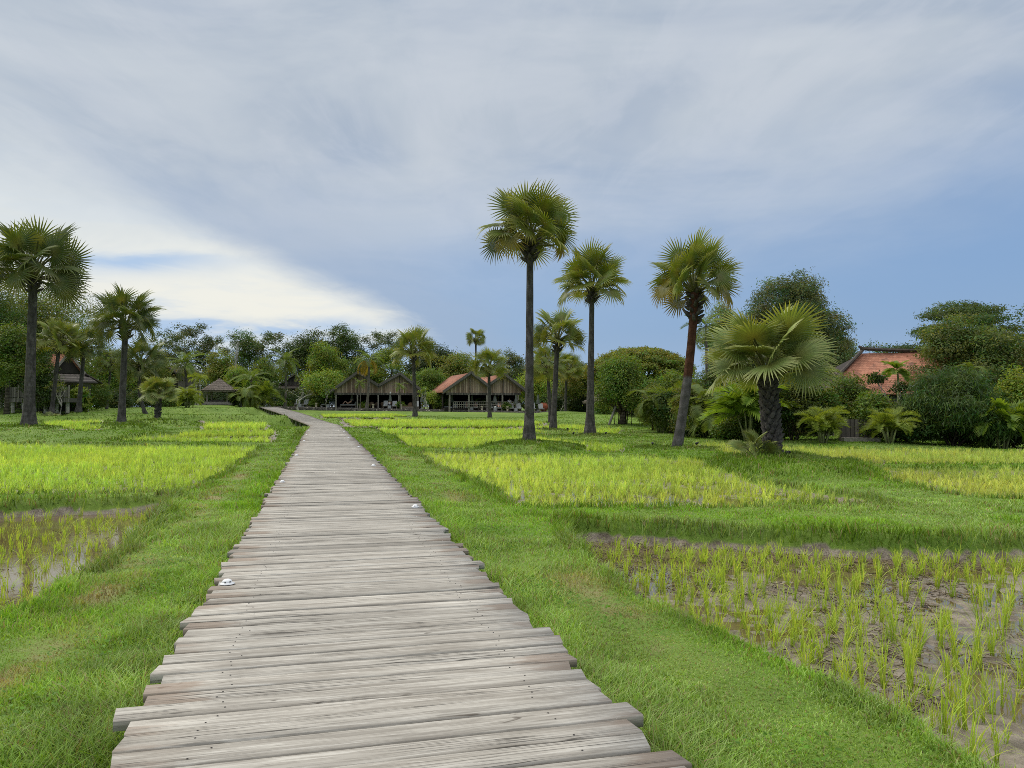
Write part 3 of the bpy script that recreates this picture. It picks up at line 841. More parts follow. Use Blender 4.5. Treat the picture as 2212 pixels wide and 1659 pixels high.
def build_rice():
    lv = {n: (l, P) for n, l, P in POLY}
    # single seedlings in the two front fields, the 300 nearest as plants of their own
    near = []
    for nm, sp in (('right_front', 0.19), ('left_front', 0.27)):
        x, y, z = rice_points(lv[nm][1], sp, 0.055)
        den = fbm(x * 0.5, y * 0.5, 15, 3)
        keep = RNG.random(len(x)) < 0.62 + 0.5 * sstep(0.4, 0.6, den)
        for a in np.nonzero(keep)[0]: near.append((math.hypot(x[a], y[a]), nm, x[a], y[a], z[a]))
    near.sort()
    variants = []
    for q in range(14):
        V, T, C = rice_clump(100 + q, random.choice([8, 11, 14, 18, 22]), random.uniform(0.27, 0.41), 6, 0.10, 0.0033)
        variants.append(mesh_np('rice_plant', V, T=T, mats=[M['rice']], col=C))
    lab = {'right_front': ('young green rice seedling standing in the wet mud of the right front paddy', 'rice seedlings in the right front paddy'),
           'left_front': ('young green rice seedling standing in the puddled mud of the left front paddy', 'rice seedlings in the left front paddy')}
    for i, (d, nm, x, y, z) in enumerate(near[:295]):
        o = link('rice_plant', variants[i % 14])
        o.location = (x, y, z - 0.01); o.rotation_euler = (random.uniform(-.12, .12), random.uniform(-.12, .12), random.uniform(0, 6.28))
        s = random.uniform(0.75, 1.2); o.scale = (s, s, s * random.uniform(.85, 1.12))
        tag(o, lab[nm][0], 'rice plant', lab[nm][1])
    VV, TT, CC, nb = [], [], [], 0
    def put(vars_, x, y, z, smin, smax, hue, wmul=1.0):
        nonlocal nb
        for i in range(len(x)):
            V, T, C = vars_[RNG.integers(len(vars_))]
            s = RNG.uniform(smin, smax); a = RNG.uniform(0, 2 * pi); ca, sa = cos(a) * s, sin(a) * s
            VV.append(np.stack([x[i] + V[:, 0] * ca - V[:, 1] * sa, y[i] + V[:, 0] * sa + V[:, 1] * ca, z[i] - 0.01 + V[:, 2] * s], 1))
            TT.append(T + nb); nb += len(V)
            CC.append(C * (np.array(hue[i]) if hasattr(hue, 'ndim') else np.array(hue)) * RNG.uniform(.85, 1.15))
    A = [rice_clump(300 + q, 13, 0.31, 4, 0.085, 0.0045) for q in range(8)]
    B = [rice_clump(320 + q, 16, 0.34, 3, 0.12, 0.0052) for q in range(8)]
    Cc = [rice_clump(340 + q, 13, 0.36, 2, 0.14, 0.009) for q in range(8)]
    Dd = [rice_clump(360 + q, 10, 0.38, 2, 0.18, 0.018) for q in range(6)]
    rest = near[295:]
    put(A, [r[2] for r in rest], [r[3] for r in rest], [r[4] for r in rest], 0.8, 1.2, (1, 1, 1))
    hues = {'right_middle': (1.1, 1.06, 1.0), 'right_far_side': (1.18, 1.03, 1.2), 'right_hedge': (1.14, 1.03, 1.2)}
    for nm, l, P in POLY:
        if 'front' in nm: continue
        dist = P[:, 1].mean()
        sp, vs = (0.21, B) if dist < 29 else (0.25, Cc) if dist < 42 else (0.34, Dd)
        x, y, z = rice_points(P, sp, sp * 0.22)
        hue = np.tile(np.array(hues.get(nm, (1.05, 1.1, 0.9))), (len(x), 1))
        n = fbm(x * 0.22, y * 0.22, 19, 3)
        hue = hue * (0.82 + 0.54 * n)[:, None] * np.array([0.97, 1.03, 1.5]) * RNG.uniform(.75, 1.2, (len(x), 1)) * np.stack([0.85 + 0.35 * fbm(x * .5, y * .5, 23, 3), np.ones(len(x)), np.ones(len(x))], 1)
        keep = RNG.random(len(x)) < (0.8 + 0.3 * n) * (0.55 + 0.45 * sstep(14.5, 18, y) if nm == 'right_middle' else 1.0)
        put(vs, x[keep], y[keep], z[keep], 0.6, 1.25, hue[keep])
    me = mesh_np('rice_crop', np.concatenate(VV), T=np.concatenate(TT), mats=[M['rice']], col=np.concatenate(CC))
    tag(link('rice_crop', me), 'dense yellow-green young rice filling the terraced paddies', 'rice', kind='stuff')
build_rice()

def build_straw(N=5200):
    V, T, C, nb = [], [], [], 0
    for nm, l, P in POLY:
        if 'front' not in nm: continue
        x = RNG.uniform(P[:, 0].min(), P[:, 0].max(), N * 4); y = RNG.uniform(P[:, 1].min(), 12.5, N * 4)
        d = inside_dist(P, x, y)
        cl = fbm(x * 1.3, y * 1.3, 81, 3) + 0.25 * np.exp(-d * 1.2)
        k = (d > 0) & (cl > 0.54) & (np.abs(np.arctan2(x, y)) < 0.68) & (y > 2.7)
        x, y = x[k][:N], y[k][:N]
        z = np.maximum(ground(x, y), l - 0.005) + RNG.uniform(0.001, 0.02, len(x)) + 0.003
        n = len(x)
        L = RNG.exponential(0.055, n) + 0.03; L = np.clip(L, 0.03, 0.3); w = RNG.uniform(0.0012, 0.005, n)
        a = RNG.uniform(0, pi, n); tz = RNG.normal(0, 0.12, n) * L
        ex, ey = np.cos(a) * L / 2, np.sin(a) * L / 2; wx, wy = -np.sin(a) * w, np.cos(a) * w
        o = np.zeros((n, 6, 3))
        for q, sg in enumerate((-1, 1)):
            o[:, q * 3 + 0] = np.stack([x + sg * ex + wx, y + sg * ey + wy, z + sg * tz], 1)
            o[:, q * 3 + 1] = np.stack([x + sg * ex - wx, y + sg * ey - wy, z + sg * tz], 1)
            o[:, q * 3 + 2] = np.stack([x + sg * ex, y + sg * ey, z + sg * tz + w * 1.6], 1)
        i0 = np.arange(n) * 6
        for f in ((0, 2, 5), (0, 5, 3), (2, 1, 4), (2, 4, 5), (1, 0, 3), (1, 3, 4)):
            T.append(np.stack([i0 + f[0], i0 + f[1], i0 + f[2]], 1) + nb)
        V.append(o.reshape(-1, 3)); nb += n * 6
        m = RNG.random(n)[:, None] ** 1.5
        C.append(np.repeat(np.array([0.06, 0.042, 0.03]) * (1 - m) + np.array([0.40, 0.33, 0.22]) * m, 6, 0))
    tag(link('straw_litter', mesh_np('straw_litter', np.concatenate(V), T=np.concatenate(T), mats=[M['straw']], col=np.concatenate(C))),
        'broken brown straw and stubble lying on the mud of the front paddies', 'straw', kind='stuff')
build_straw()

# ------------------------------------------------------------------ the terrace's front edge, used by all that stands on it
def wall_line(px):
    t = (px - 595) / (1263 - 595)
    a = at(595, 877.6, 110); b = at(1263, 890.6, 104)
    return a.lerp(b, t)
def on_terrace(px, back):
    p = wall_line(px); q = wall_line(px + 1); d = (q - p); n = Vector((-d.y, d.x, 0)).normalized()
    return p + n * back + Vector((0, 0, -.02))
# ------------------------------------------------------------------ palms
def fan_frond(seed, droop, pet=0.57, nseg=34, spread=158, fold=0.22, green=(0.135, 0.195, 0.03), tipc=(0.33, 0.34, 0.06), bend=0.25, limp=0.12, split=0.42, open_=0.40):
    """one costapalmate leaf of unit reach: petiole along +X, then a pleated round blade of stiff pointed segments"""
    r = np.random.default_rng(seed)
    R = 1 - pet
    V, T, C = [], [], []
    # petiole, a flattened three-sided stalk arching a little
    n = 6
    for i in range(n + 1):
        t = i / n; w = 0.026 * (1 - 0.6 * t)
        z = 0.05 * sin(t * pi)
        for dy, dz in ((-w, 0), (w, 0), (0, -w * 1.1)):
            V.append((pet * t, dy, z + dz)); C.append((0.16, 0.17, 0.05))
    for i in range(n):
        for k in range(3):
            a = i * 3 + k; b = i * 3 + (k + 1) % 3
            T += [(a, b, b + 3), (a, b + 3, a + 3)]
    cd, sd_ = cos(droop), sin(droop)
    def put(th, rr, z):
        x = rr * cos(th); y = rr * sin(th)
        z += fold * abs(y) * 0.55 - bend * rr * rr / R
        # the blade hinges downwards at the hub
        return (pet + x * cd + z * sd_, y, -x * sd_ + z * cd)
    hub = len(V); V.append(put(0, 0, 0)); C.append((0.17, 0.18, 0.05))
    dth = radians(2 * spread) / nseg
    green = np.array(green); tipc = np.array(tipc)
    for i in range(nseg):
        th = radians(-spread) + (i + 0.5) * dth
        f = abs(th) / radians(spread)
        L = R * (1.0 - 0.30 * f ** 2) * r.uniform(0.93, 1.05)
        r1 = split * L; r2 = 0.72 * L; hw = dth / 2 * 0.96
        jit = r.normal(0, 0.035); sag = -abs(r.normal(0, limp)) * L
        z1 = 0.020 * R; tone = r.uniform(0.75, 1.2)
        b = len(V)
        V += [put(th - hw, r1, -z1), put(th, r1, z1), put(th + hw, r1, -z1),
              put(th - hw * open_ + jit * .5, r2, -z1 * .6 + sag * .3), put(th + jit * .5, r2, z1 + sag * .3), put(th + hw * open_ + jit * .5, r2, -z1 * .6 + sag * .3),
              put(th + jit, L, sag)]
        c0 = green * tone; c1 = green * 0.6 * tone + tipc * 0.4; c2 = tipc * tone
        C += [c0, c0 * 1.12, c0, c1, c1 * 1.1, c1, c2]
        T += [(hub, b, b + 1), (hub, b + 1, b + 2), (b, b + 3, b + 4), (b, b + 4, b + 1), (b + 1, b + 4, b + 5), (b + 1, b + 5, b + 2), (b + 3, b + 6, b + 4), (b + 4, b + 6, b + 5)]
    return mesh_np('frond', V, T=T, mats=[M['fan']], col=np.array([np.asarray(c, float) for c in C]))

FR = {}
for q in range(4):
    FR['up', q] = fan_frond(10 + q, radians(0 + 6 * q), bend=0.10)
    FR['mid', q] = fan_frond(20 + q, radians(8 + 9 * q), bend=0.18)
    FR['low', q] = fan_frond(30 + q, radians(10 + 11 * q), bend=0.22, green=(0.145, 0.185, 0.028), tipc=(0.38, 0.34, 0.055), limp=0.13)
    FR['yel', q] = fan_frond(40 + q, radians(40 + 9 * q), bend=0.28, green=(0.24, 0.21, 0.025), tipc=(0.48, 0.31, 0.04), limp=0.16)
    FR['pale', q] = fan_frond(50 + q, radians(6 + 9 * q), pet=0.54, bend=0.16, green=(0.17, 0.235, 0.065), tipc=(0.40, 0.43, 0.15), nseg=44, limp=0.07, split=0.54, open_=0.52)
    FR['palelow', q] = fan_frond(60 + q, radians(12 + 9 * q), pet=0.54, bend=0.2, green=(0.17, 0.23, 0.07), tipc=(0.42, 0.43, 0.16), nseg=44, limp=0.16, split=0.50, open_=0.5)

for q in range(4):     # left-hand palms: their backlit darkness put into a deeper leaf green
    FR['dup', q] = fan_frond(110 + q, radians(0 + 6 * q), bend=0.10, green=(0.080, 0.125, 0.030), tipc=(0.19, 0.225, 0.055))
    FR['dmid', q] = fan_frond(120 + q, radians(8 + 9 * q), bend=0.18, green=(0.080, 0.125, 0.030), tipc=(0.19, 0.225, 0.055))
    FR['dlow', q] = fan_frond(130 + q, radians(14 + 12 * q), bend=0.24, green=(0.085, 0.12, 0.030), tipc=(0.22, 0.22, 0.055), limp=0.15)

def frond_matrix(o, d, roll, s):
    """X along d, the leaf's upper side towards the sky, then rolled about its stalk"""
    d = Vector(d).normalized()
    up = Vector((0, 0, 1)) - d * d.z
    if up.length < 0.05: up = Vector((1, 0, 0)) - d * d.x
    up.normalize()
    y = up.cross(d)
    m = Matrix((d, y, up)).transposed() @ Matrix.Rotation(roll, 3, 'X')
    return Matrix.Translation(o) @ m.to_4x4() @ Matrix.Diagonal((s, s, s, 1))

def trunk_curve(p0, p1, n, sway, rnd, bulge=0.0):
    P = []
    d = p1 - p0
    for i in range(n + 1):
        t = i / n
        q = p0 + d * t
        q.x += sway * sin(t * pi) * 0.6; q.y += sway * 0.5 * sin(t * pi * 1.3)
        P.append(q)
    return P

def fan_palm(name, label, base, top, crown_r, r0, r1, nf=28, seed=1, mat='bark', kinds=('up', 'mid', 'low'), amax=118, yellow=0, flare=1.7, boots=0, sway=0.0, stub=True, stubs=18, group=None, twist=1.7):
    rnd = random.Random(seed)
    root = thing(name, label, 'palm tree', base, 0, group)
    top = Vector(top) - Vector(base)
    P = trunk_curve(Vector((0, 0, -0.3)), top, 16, sway, rnd)
    R = []
    for i in range(17):
        t = i / 16
        r = r1 + (r0 - r1) * (1 - t) ** 1.6
        if t < 0.2: r *= 1 + (flare - 1) * (1 - t / 0.2) ** 1.8
        R.append(r * rnd.uniform(0.96, 1.04))
    mb = MB(); mb.tube(P, R, 14)
    if stub:                                     # ring of old leaf bases under the crown
        for k in range(stubs):
            a = k * 2.4; h = 0.02 - 0.045 * k
            q = top + Vector((0, 0, h))
            d = Vector((cos(a), sin(a), 0.9)).normalized()
            rr = r1 * 1.0
            mb.tube([q + Vector((cos(a), sin(a), 0)) * rr * 0.6, q + Vector((cos(a), sin(a), 0)) * rr * 1.15 + d * 0.18, q + Vector((cos(a), sin(a), 0)) * rr * 1.25 + d * rnd.uniform(0.22, 0.42)], [0.09, 0.075, 0.03], 5, 1)
    if boots:
        H = top.z
        for k in range(boots):
            t = (k + .5) / boots; a = k * 2.39996
            i = t * 16; j = int(i); q = P[j].lerp(P[min(j + 1, 16)], i - j); rr = R[j]
            e = Vector((cos(a), sin(a), 0)); s = Vector((-sin(a), cos(a), 0))
            w = 0.125 * (rr / 0.35 + 0.35) / 1.2; ln = rnd.uniform(0.13, 0.24)
            b0 = q + e * rr * 0.88
            tip = b0 + e * ln * rnd.uniform(0.55, 1.0) + Vector((0, 0, ln * rnd.uniform(0.25, 0.85))) + s * rnd.uniform(-.06, .06)
            mb.add([b0 - s * w - Vector((0, 0, .06)), b0 + s * w - Vector((0, 0, .06)), b0 + e * 0.05 + Vector((0, 0, .12)), tip - s * w * .35, tip + s * w * .35, b0 + e * 0.075 - Vector((0, 0, .1))],
                   [(0, 5, 3), (5, 1, 4), (5, 4, 3), (0, 3, 2), (3, 4, 2), (4, 1, 2)], 1)
    mb.build('trunk', [M[mat], M['boot']], root, True)
    hub = top + Vector((0, 0, -0.02))
    ga = pi * (3 - sqrt(5)); a0 = rnd.uniform(0, 6.28)
    for k in range(nf):
        t = (k + 0.5) / nf
        al = radians(8 + (amax - 8) * t ** 0.72 + rnd.uniform(-6, 6))
        az = a0 + k * ga + rnd.uniform(-.15, .15)
        d = (sin(al) * cos(az), sin(al) * sin(az), cos(al))
        kk = kinds[0] if t < 0.34 else kinds[1] if t < 0.72 else kinds[2]
        if yellow and k >= nf - yellow: kk = 'yel'
        o = link('frond', FR[kk, rnd.randrange(4)], root)
        s = crown_r * (1.22 - 0.22 * max(0.0, min(1, (t - .12) / 0.4))) * rnd.uniform(0.92, 1.06)
        o.matrix_local = frond_matrix(hub + Vector(d) * r1 * 0.6, d, rnd.uniform(-twist, twist) if t > .2 else rnd.uniform(-.8, .8), s)
    return root

def px_palm(label, b, D, tp, w, bw, mw, **kw):
    """measured from the photo: base, distance, trunk top, crown width, trunk widths at the base and half-way"""
    base = at(b[0], b[1], D); base.z = min(base.z, gz(base.x, base.y) + 0.03) if D < 60 else base.z
    top = at(tp[0], tp[1], D)
    return fan_palm('fan_palm', label, base, top, m_of(w / 2.0, D) * 1.07, m_of(bw / 2, D) / 1.5, m_of(mw / 2, D) * 0.76, group='fan palms standing among the paddies', **kw)

px_palm('tallest fan palm, straight grey trunk on a grassy mound right of the boardwalk', (1143,955), 33, (1145,528), 222, 33, 19, nf=30, seed=3, amax=90, yellow=2)
px_palm('tall straight fan palm just right of and behind the tallest palm', (1274,940), 46, (1279,628), 168, 30, 14, nf=26, seed=5, amax=96)
px_palm('leaning fan palm with grey lower and red-brown upper trunk', (1460,968), 33, (1500,632), 205, 34, 23, nf=26, seed=8, amax=92, yellow=3, mat='bark_lean', flare=1.15, sway=0.25, stubs=30)
px_palm('short stout fan palm with rough bark and huge leaves on the right-hand mound', (1672,986), 23, (1658,818), 278, 47, 38, nf=25, seed=12, amax=82, twist=1.2, kinds=('pale', 'pale', 'palelow'), boots=120, stub=False, flare=1.2)
px_palm('fan palm with a leaning trunk between the two tallest palms', (1194,928), 54, (1204,738), 128, 22, 13, nf=24, seed=14, amax=98)
px_palm('thin fan palm half hidden behind the tallest palm, left of the leaning one', (1189,908), 68, (1183,792), 96, 11, 9, nf=24, seed=15, amax=118)
px_palm('far pale-trunked fan palm at the right end of the stone terrace wall', (1221,889), 100, (1224,802), 74, 9, 7, nf=24, seed=16, amax=118)
px_palm('fan palm in front of the left pavilion\'s right gable, on a low mound', (897,902), 84, (893,766), 108, 15, 9, nf=25, seed=17, amax=102)
px_palm('fan palm standing in front of the right pavilion\'s two gables', (1058,905), 92, (1056,800), 88, 14, 8, nf=24, seed=18, amax=98)
px_palm('tiny far fan palm rising above the tree line behind the right pavilion', (1027,884), 135, (1028,733), 46, 6, 5, nf=22, seed=19, amax=120)
px_palm('big dark fan palm at the far left, tallest of the left-hand group', (62,921), 42, (72,602), 226, 36, 22, nf=31, seed=21, kinds=('dup', 'dmid', 'dlow'), amax=98)
px_palm('fan palm right of centre in the left-hand group, thick dark straight trunk', (262,915), 48, (271,706), 152, 25, 15, nf=27, seed=22, kinds=('dup', 'dmid', 'dlow'), amax=102)
px_palm('pale leaning fan palm with a bushy crown just right of the big left palm', (111,890), 62, (128,745), 104, 14, 10, nf=26, seed=23, amax=102)
px_palm('black-trunked fan palm leaning right in front of the stilt house gable', (169,889), 64, (182,752), 92, 17, 9, nf=26, seed=24, kinds=('dup', 'dmid', 'dlow'), amax=118)
px_palm('fan palm with a black trunk leaning left, behind the thick straight palm', (317,894), 70, (302,792), 118, 12, 9, nf=28, seed=25, kinds=('dup', 'dmid', 'dlow'), amax=118, sway=-0.4)
px_palm('thin far fan palm between the round topiary bush and thick-trunked palm', (230,881), 85, (240,786), 62, 8, 6, nf=22, seed=26, kinds=('dup', 'dmid', 'dlow'), amax=118)
px_palm('small young fan palm with a short scaly trunk on the left lawn', (339,909), 58, (343,858), 84, 17, 13, nf=22, seed=27, amax=88, kinds=('pale', 'pale', 'palelow'), boots=40, stub=False, flare=1.0)

def palm_sprout(label, x, y, D, r, n, seed):
    rnd = random.Random(seed); b = at(x, y, D); b.z = gz(b.x, b.y)
    root = thing('palm_sprout', label, 'palm seedling', b)
    for k in range(n):
        al = radians(rnd.uniform(8, 62)); az = k * 2.4 + rnd.uniform(-.3, .3)
        o = link('frond', FR['pale', rnd.randrange(4)], root)
        d = (sin(al) * cos(az), sin(al) * sin(az), cos(al))
        o.matrix_local = frond_matrix(Vector((0, 0, 0)), d, rnd.uniform(-1.4, 1.4), r * rnd.uniform(0.7, 1.05))
palm_sprout('trunkless young fan palm at the left foot of the short stout palm', 1630, 978, 22.2, 0.95, 9, 4)
palm_sprout('low fan palm seedling at the foot of the pale leaning left palm', 112, 893, 60, 1.0, 7, 5)

def feather_frond(seed, arc, n=26, ll=0.30, wid=0.011, vee=0.5, green=(0.10, 0.175, 0.03), tip=(0.18, 0.24, 0.045), hang=0.3):
    """one pinnate leaf of unit length: rachis along +X arching down, leaflets on both sides"""
    r = np.random.default_rng(seed)
    V, T, C = [], [], []
    def rach(t):
        a = arc * t
        return np.array([sin(a) / arc if arc > .01 else t, 0, (cos(a) - 1) / arc if arc > .01 else 0]), np.array([cos(a), 0, -sin(a)])
    for i in range(11):
        p, d = rach(i / 10); w = 0.012 * (1 - .8 * i / 10)
        for dy, dz in ((-w, 0), (w, 0), (0, -w)): V.append(p + np.array([0, dy, dz])); C.append((0.17, 0.18, 0.06))
    for i in range(10):
        for k in range(3):
            a = i * 3 + k; b = i * 3 + (k + 1) % 3
            T += [(a, b, b + 3), (a, b + 3, a + 3)]
    for i in range(n):
        t = 0.14 + 0.86 * (i + .5) / n
        p, d = rach(t)
        up = np.array([-d[2], 0, d[0]])
        L = ll * (sin(pi * (0.12 + 0.80 * t)) ** 0.7) * r.uniform(.9, 1.1)
        fw = 0.35 + 0.6 * t
        for sg in (-1, 1):
            e = np.array([0, sg, 0]) * (1 - .25 * t) + d * fw + up * vee * r.uniform(.6, 1.2); e /= np.linalg.norm(e)
            m = p + e * L * .55; q = p + e * L - np.array([0, 0, hang * L * r.uniform(.5, 1.4)])
            wv = d * wid * r.uniform(.8, 1.2)
            b = len(V); tone = r.uniform(.8, 1.2)
            V += [p - wv * .6, p + wv * .6, m - wv, m + wv, q]
            g = np.array(green) * tone; k = np.array(tip) * tone
            C += [g, g, g * .5 + k * .5, g * .5 + k * .5, k]
            T += [(b, b + 1, b + 3), (b, b + 3, b + 2), (b + 2, b + 3, b + 4)]
    return mesh_np('frond', np.array(V), T=T, mats=[M['leaf']], col=np.array([np.asarray(c, float) for c in C]))

FF = {}
for q in range(3):
    FF['coco', q] = feather_frond(70 + q, 1.3 + .25 * q, wid=0.016, hang=0.45, ll=0.26)
    FF['cocolow', q] = feather_frond(75 + q, 1.6 + .3 * q, wid=0.016, hang=0.6, ll=0.26, green=(0.11, 0.155, 0.03))
    FF['cocoyel', q] = feather_frond(78 + q, 1.5 + .3 * q, wid=0.018, hang=0.5, ll=0.26, green=(0.24, 0.19, 0.02), tip=(0.36, 0.24, 0.03))
    FF['areca', q] = feather_frond(80 + q, 1.0 + .35 * q, wid=0.019, hang=0.2, ll=0.34, vee=0.75, green=(0.13, 0.215, 0.025), tip=(0.23, 0.29, 0.045))
    FF['arecayel', q] = feather_frond(84 + q, 1.1 + .35 * q, wid=0.017, hang=0.2, ll=0.32, vee=0.8, green=(0.165, 0.235, 0.03), tip=(0.27, 0.325, 0.055))
    FF['broad', q] = feather_frond(88 + q, 0.9 + .4 * q, n=20, wid=0.034, hang=0.25, ll=0.36, vee=0.5, green=(0.12, 0.22, 0.025), tip=(0.24, 0.33, 0.04))
    FF['drop', q] = feather_frond(92 + q, 2.0 + .3 * q, n=28, wid=0.022, hang=0.5, ll=0.30, vee=0.2, green=(0.105, 0.165, 0.03), tip=(0.19, 0.235, 0.045))

def put_fronds(root, hub, n, r, kind, amin, amax, rnd, roll=0.5, low=None, nlow=0):
    a0 = rnd.uniform(0, 6.28)
    for k in range(n):
        t = (k + .5) / n
        al = radians(amin + (amax - amin) * t ** .9 + rnd.uniform(-5, 5)); az = a0 + k * 2.39996 + rnd.uniform(-.2, .2)
        d = (sin(al) * cos(az), sin(al) * sin(az), cos(al))
        kk = low if low and k >= n - nlow else kind
        o = link('frond', FF[kk, rnd.randrange(3)], root)
        o.matrix_local = frond_matrix(hub, d, rnd.uniform(-roll, roll), r * rnd.uniform(.85, 1.1))

def feather_palm(label, b, D, tp, w, mw, n=17, kind='coco', seed=1, low='cocolow', nlow=5, amax=105, mat='coco', group=None, cat='palm tree', name='feather_palm'):
    rnd = random.Random(seed)
    base = at(b[0], b[1], D); g = gz(base.x, base.y); base.z = min(base.z, g) if g < base.z + 1 else base.z
    top = at(tp[0], tp[1], D) - base
    root = thing(name, label, cat, base, 0, group)
    P = trunk_curve(Vector((0, 0, -.2)), top, 10, 0.2, rnd)
    r = m_of(mw / 2, D)
    MB().tube(P, [r * (1.45 - .55 * min(1, i / 3)) * (1 - .03 * i) for i in range(11)], 9).build('trunk', M[mat], root, True)
    put_fronds(root, top, n, m_of(w / 2, D) * 1.12, kind, 6, amax, rnd, low=low, nlow=nlow)
    return root

def cane_palm(label, b, D, h, w, stems, kind='areca', seed=1, name='areca_palm', per=6, amin=5, amax=75, group=None, mat='cane', base=None):
    """a clump of thin canes, each with its own feather crown; h, w in photo pixels"""
    rnd = random.Random(seed)
    if base is None: base = at(b[0], b[1], D); base.z = gz(base.x, base.y)
    H = m_of(h, D); W = m_of(w, D)
    root = thing(name, label, 'palm bush', base, 0, group)
    for s in range(stems):
        az = s * 2.4 + rnd.uniform(-.4, .4); out = W * rnd.uniform(0.08, 0.26)
        top = Vector((cos(az) * out, sin(az) * out * .8, H * rnd.uniform(.22, .58)))
        foot = Vector((cos(az) * out * .3, sin(az) * out * .3, -.1))
        MB().tube([foot, foot.lerp(top, .5) + Vector((0, 0, .05)), top], [0.05, 0.042, 0.034], 6).build('cane', M[mat], root, True)
        put_fronds(root, top, per, H * rnd.uniform(.45, .62), kind, amin, amax, rnd, roll=0.7)
    return root

feather_palm('coconut palm with a wide drooping crown left of the thatched gazebo', (400,870), 108, (400,790), 92, 7, seed=31)
feather_palm('slender coconut palm in front of the small grey gable', (615,877), 104, (616,783), 78, 6, seed=32, nlow=6, amax=118)
feather_palm('coconut palm with yellowing lower fronds by the left pavilion', (791,878), 107, (797,780), 66, 7, seed=33, low='cocoyel', nlow=5, amax=108)
feather_palm('low coconut palm with upswept fronds right of the thatched gazebo', (543,868), 104, (543,822), 88, 7, n=14, seed=34, nlow=2, amax=75)
feather_palm('small single palm in front of the left pavilion\'s first gable', (776,873), 106, (777,829), 34, 3, n=11, seed=35, low=None, amax=100)
feather_palm('small single palm in front of the left pavilion\'s second gable', (864,875), 106, (863,835), 36, 3, n=11, seed=36, low=None, amax=100)
feather_palm('yellow-green slim palm, left one of the twin palms by the gazebo', (422,866), 97, (422,818), 34, 3.2, n=11, kind='arecayel', seed=37, low=None, amax=95, mat='pale')
feather_palm('yellow-green slim palm, right one of the twin palms by the gazebo', (427,867), 96, (432,820), 36, 3.2, n=11, kind='arecayel', seed=38, low=None, amax=95, mat='pale')
feather_palm('betel palm with a dense upright crown in front of the orange tiled roof', (1938,935), 43, (1937,800), 66, 6, n=13, kind='broad', seed=39, low=None, amax=100, mat='cane')
feather_palm('feathery palm rising behind the leaning palm\'s trunk', (1523,935), 58, (1524,706), 96, 8, n=14, seed=40, nlow=4, amax=110)
feather_palm('palm tuft above the hedge right of the short stout palm', (1782,940), 45, (1783,815), 74, 6, n=14, kind='areca', seed=41, low=None, amax=95)
feather_palm('dark palm tuft at the top of the hedge near the right edge', (2098,930), 40, (2100,800), 70, 6, n=12, kind='drop', seed=42, low=None, amax=100)
cane_palm('yellow-green areca palm bush in front of the dark timber gate', (1778,951), 35.0, 82, 85, 9, 'arecayel', 51, amax=65)
cane_palm('olive areca palm bush right of the dark timber gate', (1922,956), 34.6, 86, 95, 9, 'arecayel', 52, amax=68)
cane_palm('areca palm with long bare canes at the far right edge', (2165,968), 33.8, 150, 110, 5, 'broad', 53, per=5, amax=85)
cane_palm('bright green broad-leaved palm left of the short stout palm', (1618,950), 37, 165, 95, 5, 'broad', 54, per=7, amax=80)
cane_palm('drooping areca palm in the hedge right of the leaning trunk', (1530,944), 42, 150, 130, 6, 'drop', 55, per=6, amax=95)
cane_palm('drooping olive areca palm at the hedge\'s left end', (1428,930), 50, 120, 95, 6, 'drop', 56, per=6, amax=95)
cane_palm('bright areca palm above the hedge left of the leaning trunk', (1468,936), 50, 150, 90, 5, 'areca', 57, per=7, amax=75)
cane_palm('clump of slim palms with pale stems right of the thatched gazebo', (524,868), 99, 76, 55, 6, 'drop', 58, per=6, amax=95, mat='pale')
cane_palm('dark areca palm clump left of the thatched gazebo', (404,868), 102, 70, 60, 6, 'drop', 59, per=6, amax=90)
cane_palm('low areca palms right of the pale-stemmed clump', (566,872), 103, 68, 60, 6, 'areca', 60, per=6, amax=90)
cane_palm('bright arching fern-like palm bush right of the small young palm', (404,880), 83, 52, 60, 9, 'arecayel', 61, per=6, amax=85)
cane_palm('grey-green palm bush in front of the right pavilion\'s railing', (1047,884), 100, 40, 44, 6, 'drop', 62, per=6, amax=85, base=on_terrace(1047, 3.6))
cane_palm('palm bush left of the right pavilion', (958,882), 101, 42, 50, 7, 'drop', 63, per=6, amax=85, base=on_terrace(958, 2.4))
cane_palm('palm bush at the right end of the right pavilion', (1120,888), 100, 40, 42, 6, 'drop', 64, per=6, amax=85, base=on_terrace(1120, 3.6))

# ------------------------------------------------------------------ broad-leaved trees and shrubs
def unit(a): return a / np.maximum(np.linalg.norm(a, axis=1, keepdims=True), 1e-9)

